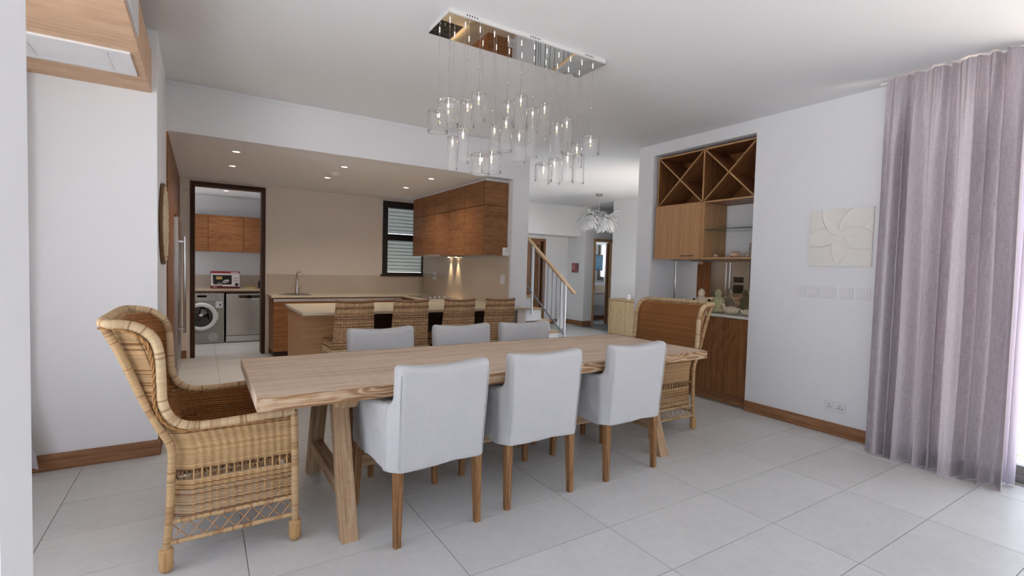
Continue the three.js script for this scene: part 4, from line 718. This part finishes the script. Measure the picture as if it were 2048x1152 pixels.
  part(so, 'plate', box(0.01, 0.12, 0.13, -0.005, 0, 0, 'y', 0.003), M.whitePlastic); part(so, 'outlet', box(0.003, 0.05, 0.06, -0.0115, 0, 0, 'y', 0.001), M.greyPlastic);
  const ss = thing('kitchen_switch', 'white double switch on the splashback near the column', 'switch', [3.346, 1.245, -5.49]);
  part(ss, 'plate', box(0.01, 0.125, 0.1, -0.005, 0, 0, 'y', 0.003), M.whitePlastic); part(ss, 'rocker', box(0.004, 0.045, 0.06, -0.012, 0.028, 0, 'y', 0.001), M.whitePlastic); part(ss, 'rocker', box(0.004, 0.045, 0.06, -0.012, -0.028, 0, 'y', 0.001), M.whitePlastic);
  const th = thing('motion_sensor', 'small white box with a dark ring at the cabinet corner by the column', 'sensor', [3.325, 1.61, -5.409]);
  part(th, 'case', box(0.085, 0.105, 0.02, 0, 0, 0, 'y', 0.004), M.whitePlastic); part(th, 'ring', new THREE.TorusGeometry(0.02, 0.003, 6, 24).translate(0.01, 0.015, 0.011), M.greyPlastic);
}
{ // tall units and fridge on the left of the kitchen
  const o = thing('tall_kitchen_cabinet', 'tall oak cabinet wall around the fridge', 'cabinet', [0, 0, 0]);
  part(o, 'carcass', [span(-0.94, -0.27, 0.0, KH - 0.002, -6.54, -5.325, 'y'), span(-0.94, -0.27, 0.0, KH - 0.002, -8.265, -7.58, 'y'), span(-0.94, -0.27, 1.9, KH - 0.002, -7.58, -6.54, 'y')], M.oak);
  for (const [a, b, y0, y1] of [[-5.93, -5.33, 0.1, 2.1], [-6.535, -5.935, 0.1, 2.1], [-5.93, -5.33, 2.105, 2.525], [-6.535, -5.935, 2.105, 2.525], [-7.06, -6.54, 1.91, 2.525], [-7.575, -7.065, 1.91, 2.525], [-8.26, -7.585, 0.1, 2.1], [-8.26, -7.585, 2.105, 2.525]]) part(o, 'door', span(-0.27, -0.25, y0, y1, a, b - 0.003, 'y', 0.002), M.oak);
  const f = thing('fridge', 'double-door stainless steel fridge with long bar handles and ice dispenser', 'fridge', [0, 0, 0]);
  part(f, 'body', span(-0.93, -0.262, 0.02, 1.88, -7.565, -6.555), M.steelPaint);
  const d1 = part(f, 'door', span(-0.26, -0.215, 0.08, 1.87, -7.56, -7.063, 'y', 0.006), M.steel), d2 = part(f, 'door', span(-0.26, -0.215, 0.08, 1.87, -7.057, -6.56, 'y', 0.006), M.steel);
  for (const [d, z] of [[d1, -7.11], [d2, -7.01]]) part(d, 'handle', [cyl(0.014, 0.014, 1.15, -0.165, 0.52, z, 14), span(-0.215, -0.165, 0.56, 0.58, z - 0.01, z + 0.01), span(-0.215, -0.165, 1.6, 1.62, z - 0.01, z + 0.01)], M.chrome);
  part(d2, 'dispenser', [span(-0.216, -0.2, 0.93, 1.36, -6.96, -6.64, 'y', 0.004)], M.steelPaint);
  part(d2, 'dispenser_recess', [span(-0.201, -0.197, 0.95, 1.15, -6.93, -6.67), span(-0.201, -0.197, 1.2, 1.33, -6.93, -6.67)], M.blackGlass);
  part(f, 'plinth', span(-0.9, -0.27, 0, 0.075, -7.55, -6.57), M.black);
}
{ // ceiling lamps and detector
  const spots = [[0.305, -5.87, 'nearest the woven wall plate'], [0.315, -6.78, 'above the floor in front of the fridge'], [1.41, -5.93, 'just in front of the smoke detector'], [1.41, -6.83, 'just behind the smoke detector'], [2.515, -5.97, 'nearest the white column'], [2.515, -6.9, 'above the hob end of the kitchen']];
  let proto;
  const make = (label, x, y, z) => {
    let o;
    if (!proto) { o = proto = thing('downlight', label, 'downlight', [x, y, z], 0, 'recessed downlights'); part(o, 'ring', lathe([[0.034, -0.001], [0.036, -0.006], [0.046, -0.004], [0.048, 0]], 0, 0, 0, 28), M.whitePlastic); part(o, 'lens', cyl(0.034, 0.034, 0.002, 0, -0.003, 0, 24), M.downGlow); const l = new THREE.SpotLight(new THREE.Color(1, 0.88, 0.73), 1.5, 0, 1.2, 0.7, 2); l.name = 'lamp'; l.position.set(0, -0.008, 0); l.target.position.set(0, -1, 0); l.shadow.radius = 1.6; o.add(l, l.target); } else {
      o = proto.clone(false); o.name = numbered('downlight'); o.userData = { ...proto.userData, label }; for (const c of proto.children) if (c.isMesh) o.add(c.clone()); const l = new THREE.SpotLight(new THREE.Color(1, 0.88, 0.73), 1.5, 0, 1.2, 0.7, 2); l.position.set(0, -0.008, 0); l.target.position.set(0, -1, 0); l.shadow.radius = 1.6; o.add(l, l.target); o.position.set(x, y, z); scene.add(o);
    }
  };
  for (const [x, z, t] of spots) make('round recessed ceiling downlight ' + t, x, KH, z);
  make('round recessed downlight in the laundry room ceiling', 0.34, KH, -9.25);
  const d = thing('smoke_detector', 'round white smoke detector on the kitchen ceiling', 'smoke detector', [1.43, KH, -6.45]);
  part(d, 'body', lathe([[0, -0.04], [0.045, -0.04], [0.055, -0.03], [0.06, -0.012], [0.06, 0]], 0, 0, 0, 28), M.whitePlastic);
  part(d, 'base', lathe([[0.06, -0.01], [0.085, -0.008], [0.088, 0]], 0, 0, 0, 28), M.whitePlastic);
  const h = thing('wall_hook', 'small metal hook beside the laundry door frame', 'hook', [-0.17, 2.36, -8.27]);
  part(h, 'plate', box(0.02, 0.05, 0.008, 0, 0, 0.004), M.steel); part(h, 'prong', tube([V(0, 0, 0.008), V(0, -0.01, 0.035), V(0, 0.012, 0.05)], 0.005, 12, 6), M.steel);
}

// ------------------------------------------------------------------ laundry room
{
  const c = thing('laundry_worktop', 'beige worktop over the washing machine and dishwasher', 'worktop', [0, 0, 0]);
  part(c, 'slab', span(-1.5, 1.095, 0.885, 0.918, -10.195, -9.53, 'x', 0.003), M.worktop); part(c, 'front_batten', span(-1.5, 1.095, 0.862, 0.885, -10.15, -9.555, 'x'), M.oak); part(c, 'upstand', span(-1.5, 1.095, 0.918, 1.14, -10.198, -10.185), M.splash);
  const u = thing('laundry_wall_cabinet', 'oak wall cabinets with three doors in the laundry room', 'cabinet', [0, 0, 0]);
  part(u, 'carcass', span(-0.7, 1.095, 1.55, 2.168, -10.195, -9.83, 'x'), M.darkWood);
  for (const [a, b] of [[-0.45, 0.1], [0.1, 0.63], [0.63, 1.09]]) part(u, 'door', span(a + 0.003, b - 0.003, 1.548, 2.17, -9.83, -9.81, 'x', 0.002), M.oak);
  const w = thing('washing_machine', 'silver front-loading washing machine with round door', 'washing machine', [0.03, 0, -9.56]);
  part(w, 'body', box(0.6, 0.85, 0.58, 0, 0.43, -0.295, 'y', 0.008), M.steelPaint);
  part(w, 'control_panel', box(0.59, 0.13, 0.012, 0, 0.785, -0.002, 'y', 0.003), M.whitePanel = std({ color: 0xb9b5b0, roughness: 0.4, metalness: 0.2 }));
  part(w, 'display', box(0.13, 0.035, 0.004, -0.02, 0.795, 0.006), M.blackGlass);
  part(w, 'buttons', Array.from({ length: 6 }, (_, k) => box(0.012, 0.008, 0.004, -0.07 + k * 0.02, 0.765, 0.006)), M.whitePlastic);
  part(w, 'dial', cyl(0.026, 0.022, 0.022, 0, 0, 0, 24).rotateX(Math.PI / 2).translate(0.15, 0.785, 0.004), M.chrome);
  const ring = part(w, 'door_ring', lathe([[0.165, 0.0], [0.17, 0.03], [0.2, 0.042], [0.228, 0.03], [0.236, 0.0]], 0, 0, 0, 48).rotateX(Math.PI / 2).translate(-0.03, 0.455, 0), M.whitePlastic);
  part(ring, 'door_handle', span(0.17, 0.215, 0.40, 0.53, 0.0, 0.03, 'y', 0.012), M.whitePlastic);
  part(ring, 'door_glass', lathe([[0, 0.05], [0.08, 0.045], [0.14, 0.03], [0.168, 0.005]], 0, 0, 0, 40).rotateX(Math.PI / 2).translate(-0.03, 0.455, 0), M.blackGlass);
  part(ring, 'glass_badge', sph(0.028, 0.022, 0.006, -0.03, 0.485, 0.047, 16), M.whitePlastic);
  part(w, 'energy_label', box(0.1, 0.11, 0.002, 0.225, 0.655, 0.002), M.whitePlastic);
  part(w, 'label_mark', box(0.022, 0.035, 0.002, 0.24, 0.65, 0.0035), std({ color: 0x2a3f78, roughness: 0.6 }));
  part(w, 'filter_cap', cyl(0.075, 0.072, 0.008, 0, 0, 0, 36).rotateX(Math.PI / 2).translate(0.14, 0.11, 0), M.whitePanel);
  const d = thing('dishwasher', 'stainless steel dishwasher with dark control handle', 'dishwasher', [0.655, 0, -9.56]);
  part(d, 'body', box(0.6, 0.84, 0.56, 0, 0.425, -0.3, 'y', 0.005), M.steelPaint);
  part(d, 'door', box(0.595, 0.71, 0.022, 0, 0.48, -0.008, 'y', 0.005), M.steel);
  part(d, 'handle_recess', box(0.35, 0.05, 0.006, 0.06, 0.785, 0.004, 'x', 0.003), M.blackGlass);
  part(d, 'handle_lip', (() => { const s = new THREE.Shape(); s.moveTo(-0.175, 0.012); s.quadraticCurveTo(0, -0.03, 0.175, 0.012); s.lineTo(0.175, 0.02); s.lineTo(-0.175, 0.02); return uvm(new THREE.ExtrudeGeometry(s, { depth: 0.012, bevelEnabled: false }).translate(0.06, 0.738, 0.002)); })(), M.chrome);
  part(d, 'kick_plate', box(0.595, 0.1, 0.02, 0, 0.065, -0.012, 'x', 0.003), M.steel);
  const cv = document.createElement('canvas'); cv.width = 512; cv.height = 340; const q = cv.getContext('2d');
  q.fillStyle = '#d9d6da'; q.fillRect(0, 0, 512, 340); q.fillStyle = '#8e1f28'; q.fillRect(0, 0, 512, 34); q.fillStyle = '#c9c4c8'; q.fillRect(350, 6, 140, 22); q.fillStyle = '#5d141d'; q.fillRect(0, 285, 512, 55); q.fillStyle = '#d9d6da'; q.fillRect(210, 270, 302, 30);
  q.fillStyle = '#2a2c34'; q.beginPath(); q.moveTo(30, 60); q.lineTo(100, 75); q.lineTo(105, 265); q.lineTo(40, 250); q.fill(); q.fillStyle = '#101014'; q.fillRect(60, 70, 310, 190); q.fillStyle = '#c8a860'; q.fillRect(95, 98, 105, 60); q.fillStyle = '#cfcfd4'; q.beginPath(); q.ellipse(265, 195, 60, 32, -0.35, 0, 7); q.fill(); q.fillStyle = '#17171c'; q.fillRect(225, 192, 70, 14); q.fillStyle = '#8f9096'; q.fillRect(110, 225, 90, 24);
  q.fillStyle = '#55565e'; q.fillRect(410, 130, 70, 10); q.fillRect(410, 180, 70, 10); q.fillStyle = '#22232a'; q.beginPath(); q.arc(460, 262, 34, 0, 7); q.fill(); q.fillStyle = '#d8b0b4'; q.fillRect(30, 305, 80, 14);
  const ct = new THREE.CanvasTexture(cv); ct.colorSpace = THREE.SRGBColorSpace;
  const b = thing('appliance_carton', 'red and black printed appliance carton on the laundry worktop', 'box', [0.35, 0.919, -9.84]);
  part(b, 'carton', box(0.43, 0.29, 0.3, 0, 0.145, 0, 'x', 0.002), std({ color: 0x8f2b33, roughness: 0.6 }));
  const pg = new THREE.PlaneGeometry(0.425, 0.285); pg.translate(0, 0.145, 0.1515); part(b, 'printed_face', pg, std({ map: ct, roughness: 0.5 }));
  single('yellow_cloth', 'small folded yellow cloth beside the carton', 'cloth', [box(0.16, 0.012, 0.1, 0.72, 0.925, -9.72, 'x', 0.004), box(0.12, 0.01, 0.08, 0.735, 0.936, -9.73, 'x', 0.004)], std({ color: 0xc8b26a, roughness: 0.9 }));
  const bt = thing('dark_bottle', 'dark bottle at the end of the laundry worktop', 'bottle', [0.9, 0.919, -9.8]); part(bt, 'body', lathe([[0, 0], [0.04, 0], [0.042, 0.1], [0.03, 0.13], [0.016, 0.15], [0, 0.15]], 0, 0, 0, 20), M.black); part(bt, 'cap', cyl(0.017, 0.015, 0.03, 0, 0.15, 0, 16), M.blackMatt);
}

// ------------------------------------------------------------------ hall: stairs, lamp, bathroom, cabinet
{
  const o = thing('staircase', 'white staircase with oak treads behind the column', 'stairs', [0, 0, 0]);
  const SZ0 = -7.05, SZ1 = -6.02;
  for (let k = 0; k < 8; k++) { const x1 = 5.07 - k * 0.17, y = 0.06 + k * 0.185 - 0.02; part(o, 'riser', span(3.615, x1 - 0.02, k ? y - 0.165 : 0, y + 0.0, SZ0, SZ1), M.wall); part(o, 'tread', span(Math.max(3.615, x1 - 0.25), x1, y, y + 0.025, SZ0, SZ1 + 0.02, 'z', 0.004), M.railWood); }
  const r = thing('stair_railing', 'steel baluster railing with pale wooden handrail', 'railing', [0, 0, 0]);
  const z = -5.98, top = (x) => 1.06 + (4.94 - x) * 0.885, bot = (x) => 0.40 + (4.77 - x) * 1.04;
  part(r, 'handrail', bar(V(4.98, top(4.98), z), V(3.66, top(3.66), z), 0.045, 0.05, 'y'), M.railWood);
  part(r, 'bottom_rail', bar(V(4.8, bot(4.8), z), V(3.66, bot(3.66), z), 0.02, 0.03, 'y'), M.railSteel = std({ color: 0x74777c, metalness: 0.5, roughness: 0.45 }));
  for (let k = 0; k < 12; k++) { const x = 4.70 - k * 0.085; part(r, 'baluster', cyl(0.006, 0.006, top(x) - bot(x), x, bot(x), z, 8), M.railSteel); }
  part(r, 'newel', cyl(0.02, 0.02, top(4.79), 4.79, 0, z, 14), M.whiteMetal = std({ color: 0xcfd0d2, roughness: 0.3, metalness: 0.3 }));
  part(r, 'newel', cyl(0.018, 0.018, top(4.16) - 0.72, 4.16, 0.72, z, 14), M.whiteMetal);
}
{
  const o = thing('feather_pendant', 'white pendant lamp of layered feather petals hanging in the hall', 'pendant lamp', [6.92, 0, -7.62]);
  part(o, 'ceiling_rose', cyl(0.06, 0.06, 0.035, 0, H - 0.036, 0, 24), M.greyFrame);
  part(o, 'cord', cyl(0.004, 0.004, 0.43, 0, H - 0.465, 0, 6), M.chrome);
  const petals = [];
  const petal = (dir, len, wid, droop) => {
    const n = 8, P = [], I = [], d = dir.clone().normalize(), side = V().crossVectors(d, V(0, 1, 0)).normalize(), up = V().crossVectors(side, d);
    let p = V(0, 2.58, 0).addScaledVector(d, 0.05), dd = d.clone();
    for (let k = 0; k <= n; k++) { const t = k / n, w = wid * Math.pow(Math.sin(Math.PI * (t * 0.94 + 0.03)), 0.55); P.push(...p.clone().addScaledVector(side, w).addScaledVector(up, -w * 0.25).toArray(), ...p.clone().addScaledVector(up, w * 0.1).toArray(), ...p.clone().addScaledVector(side, -w).addScaledVector(up, -w * 0.25).toArray()); dd.y -= droop / n; dd.normalize(); p = p.clone().addScaledVector(dd, len / n); if (k) for (let s = 0; s < 2; s++) { const a = (k - 1) * 3 + s; I.push(a, a + 1, a + 3, a + 1, a + 4, a + 3); } }
    const g = new THREE.BufferGeometry(); g.setAttribute('position', new THREE.Float32BufferAttribute(P, 3)); g.setAttribute('uv', new THREE.Float32BufferAttribute(new Float32Array(P.length / 3 * 2), 2)); g.setIndex(I); g.computeVertexNormals(); return g;
  };
  for (let q = 0; q < 520; q++) {       // two overlapping rosettes of feathers
    const lobe = q % 2 ? 1 : -1, y = 0.72 - 1.4 * ((q >> 1) / 260), a = q * 2.39996, c = Math.sqrt(Math.max(0.04, 1 - y * y * 0.85));
    const g = petal(V(Math.cos(a) * c, y, Math.sin(a) * c), 0.25 + 0.07 * rnd(), 0.02 + 0.012 * rnd(), 0.7 + 0.8 * rnd()); g.translate(lobe * 0.11, -0.09 - 0.02 * lobe, lobe * 0.10); petals.push(g);
  }
  stuff(part(o, 'feather_shade', petals, M.feather));
  part(o, 'core', sph(0.13, 0.05, 0.12, 0, 2.5, 0, 20), M.whitePlastic);
}
{
  const c = thing('hall_cabinet', 'light oak cabinet against the hall wall', 'cabinet', [0, 0, 0]);
  part(c, 'carcass', [span(7.5, 7.87, 0.0, 0.8, -7.84, -7.81, 'y'), span(7.5, 7.87, 0.77, 0.8, -7.81, -6.9, 'z'), span(7.53, 7.87, 0.04, 0.77, -7.81, -6.9, 'y')], M.paleWood);
  part(c, 'door', span(7.51, 7.53, 0.05, 0.76, -7.8, -7.36, 'x', 0.002), M.paleWood); part(c, 'door', span(7.51, 7.53, 0.05, 0.76, -7.355, -6.91, 'x', 0.002), M.paleWood);
  single('white_candle', 'white candle standing on the light oak hall cabinet', 'candle', [cyl(0.05, 0.05, 0.11, 7.66, 0.8, -7.42, 20), cyl(0.002, 0.002, 0.015, 7.66, 0.91, -7.42, 6)], M.whitePlastic);
  const p = thing('small_picture', 'small square dark floral picture on the hall wall', 'picture', [8.049, 1.45, -9.67], -Math.PI / 2);
  part(p, 'canvas_block', box(0.24, 0.24, 0.022, 0, 0, 0.0115), M.blackMatt);
  const fl = tex(128, 128, (u, v) => { const a = fbm(u, v, 5, 5, 3, 3), b = fbm(u, v, 9, 9, 2, 8), d = Math.hypot(u - 0.45, v - 0.55); const k = d < 0.2 ? 0.9 : a; return [95 + 230 * k * b, 60 + 190 * k * b * (0.4 + 0.6 * a), 66 + 150 * a * b]; });
  const pg = new THREE.PlaneGeometry(0.238, 0.238); pg.translate(0, 0, 0.0232); part(p, 'print', pg, std({ map: fl, roughness: 0.6 }));
  const s = thing('white_pedestal', 'slender white pedestal stand behind the end of the handrail', 'stand', [7.1, 0, -9.0]);
  part(s, 'column', lathe([[0, 0], [0.13, 0], [0.12, 0.06], [0.05, 0.35], [0.03, 0.8], [0.028, 1.28], [0.03, 1.3]], 0, 0, 0, 24), M.whitePlastic); part(s, 'dish', lathe([[0, 1.3], [0.03, 1.3], [0.085, 1.335], [0.08, 1.34], [0, 1.315]], 0, 0, 0, 24), M.whitePlastic);
  const v = thing('bathroom_vanity', 'floating white bathroom vanity with stone basin shelf', 'vanity', [0, 0, 0]);
  part(v, 'drawer_box', span(8.9, 9.72, 0.45, 0.76, -10.39, -10.06, 'x', 0.003), M.whitePlastic); part(v, 'stone_top', span(8.88, 9.74, 0.76, 0.8, -10.39, -10.04, 'x', 0.003), M.worktop); part(v, 'upstand', span(8.88, 9.74, 0.8, 0.98, -10.397, -10.38), M.worktop);
  const t = thing('bathroom_tap', 'chrome basin tap on the bathroom vanity', 'tap', [9.25, 0.8, -10.25]); part(t, 'body', cyl(0.02, 0.018, 0.16, 0, 0, 0, 14), M.chrome); part(t, 'spout', tube([V(0, 0.14, 0), V(0, 0.17, 0.05), V(0, 0.15, 0.1)], 0.012, 14, 8), M.chrome);
  const m = thing('bathroom_mirror', 'tall bathroom mirror above the vanity', 'mirror', [0, 0, 0]); part(m, 'mirror_glass', span(8.95, 9.7, 1.07, 2.12, -10.397, -10.388), M.mirror); part(m, 'frame', span(9.7, 9.72, 1.05, 2.14, -10.397, -10.386), M.steel);
  const pc = thing('bathroom_picture', 'dark teal framed picture seen through the bathroom door', 'picture', [9.45, 1.62, -10.384]);
  part(pc, 'frame', box(0.36, 0.44, 0.02, 0, 0, 0.011), M.blackMatt);
  const tl = tex(128, 128, (u, v) => { const a = fbm(u, v, 4, 7, 4, 5); return [30 + 50 * a, 70 + 80 * a, 95 + 85 * a]; }); const tg = new THREE.PlaneGeometry(0.33, 0.41); tg.translate(0, 0, 0.0215); part(pc, 'print', tg, std({ map: tl, roughness: 0.5 }));
  const sk = struct('baseboard_bathroom', 'wooden skirting under the bathroom vanity', 'skirting', span(8.2, 10.15, 0, 0.12, -10.4, -10.385, 'x'), M.skirting);
}

// ------------------------------------------------------------------ outside
{
  const paving = std({ color: 0xc6c7c9, roughness: 0.9 });
  struct('ground', 'pale paved terrace around the house', 'ground', [span(-30, 40, -0.4, -0.13, -20, 30)], paving);
  struct('terrace_paving', 'light paving outside the glass doors', 'paving', [span(5.02, 9.5, -0.13, -0.02, -4.3, 8)], paving);
  const d = thing('timber_deck', 'strip of pale timber decking outside the glass doors', 'deck', [0, 0, 0]);
  for (let k = 0; k < 9; k++) part(d, 'board', span(5.6 + k * 0.145, 5.735 + k * 0.145, -0.02, 0.005, -4.0, 4, 'z', 0.003), M.paleWood);
  struct('wall_garden', 'white garden wall beyond the terrace', 'wall', [span(9.5, 9.7, -0.13, 1.3, -4.4, 9)], M.wall);
}

scene.traverse((o) => { if (o.isMesh) { o.castShadow = true; o.receiveShadow = true; } else if (o.isLight) o.castShadow = true; });
renderer.render(scene, camera);
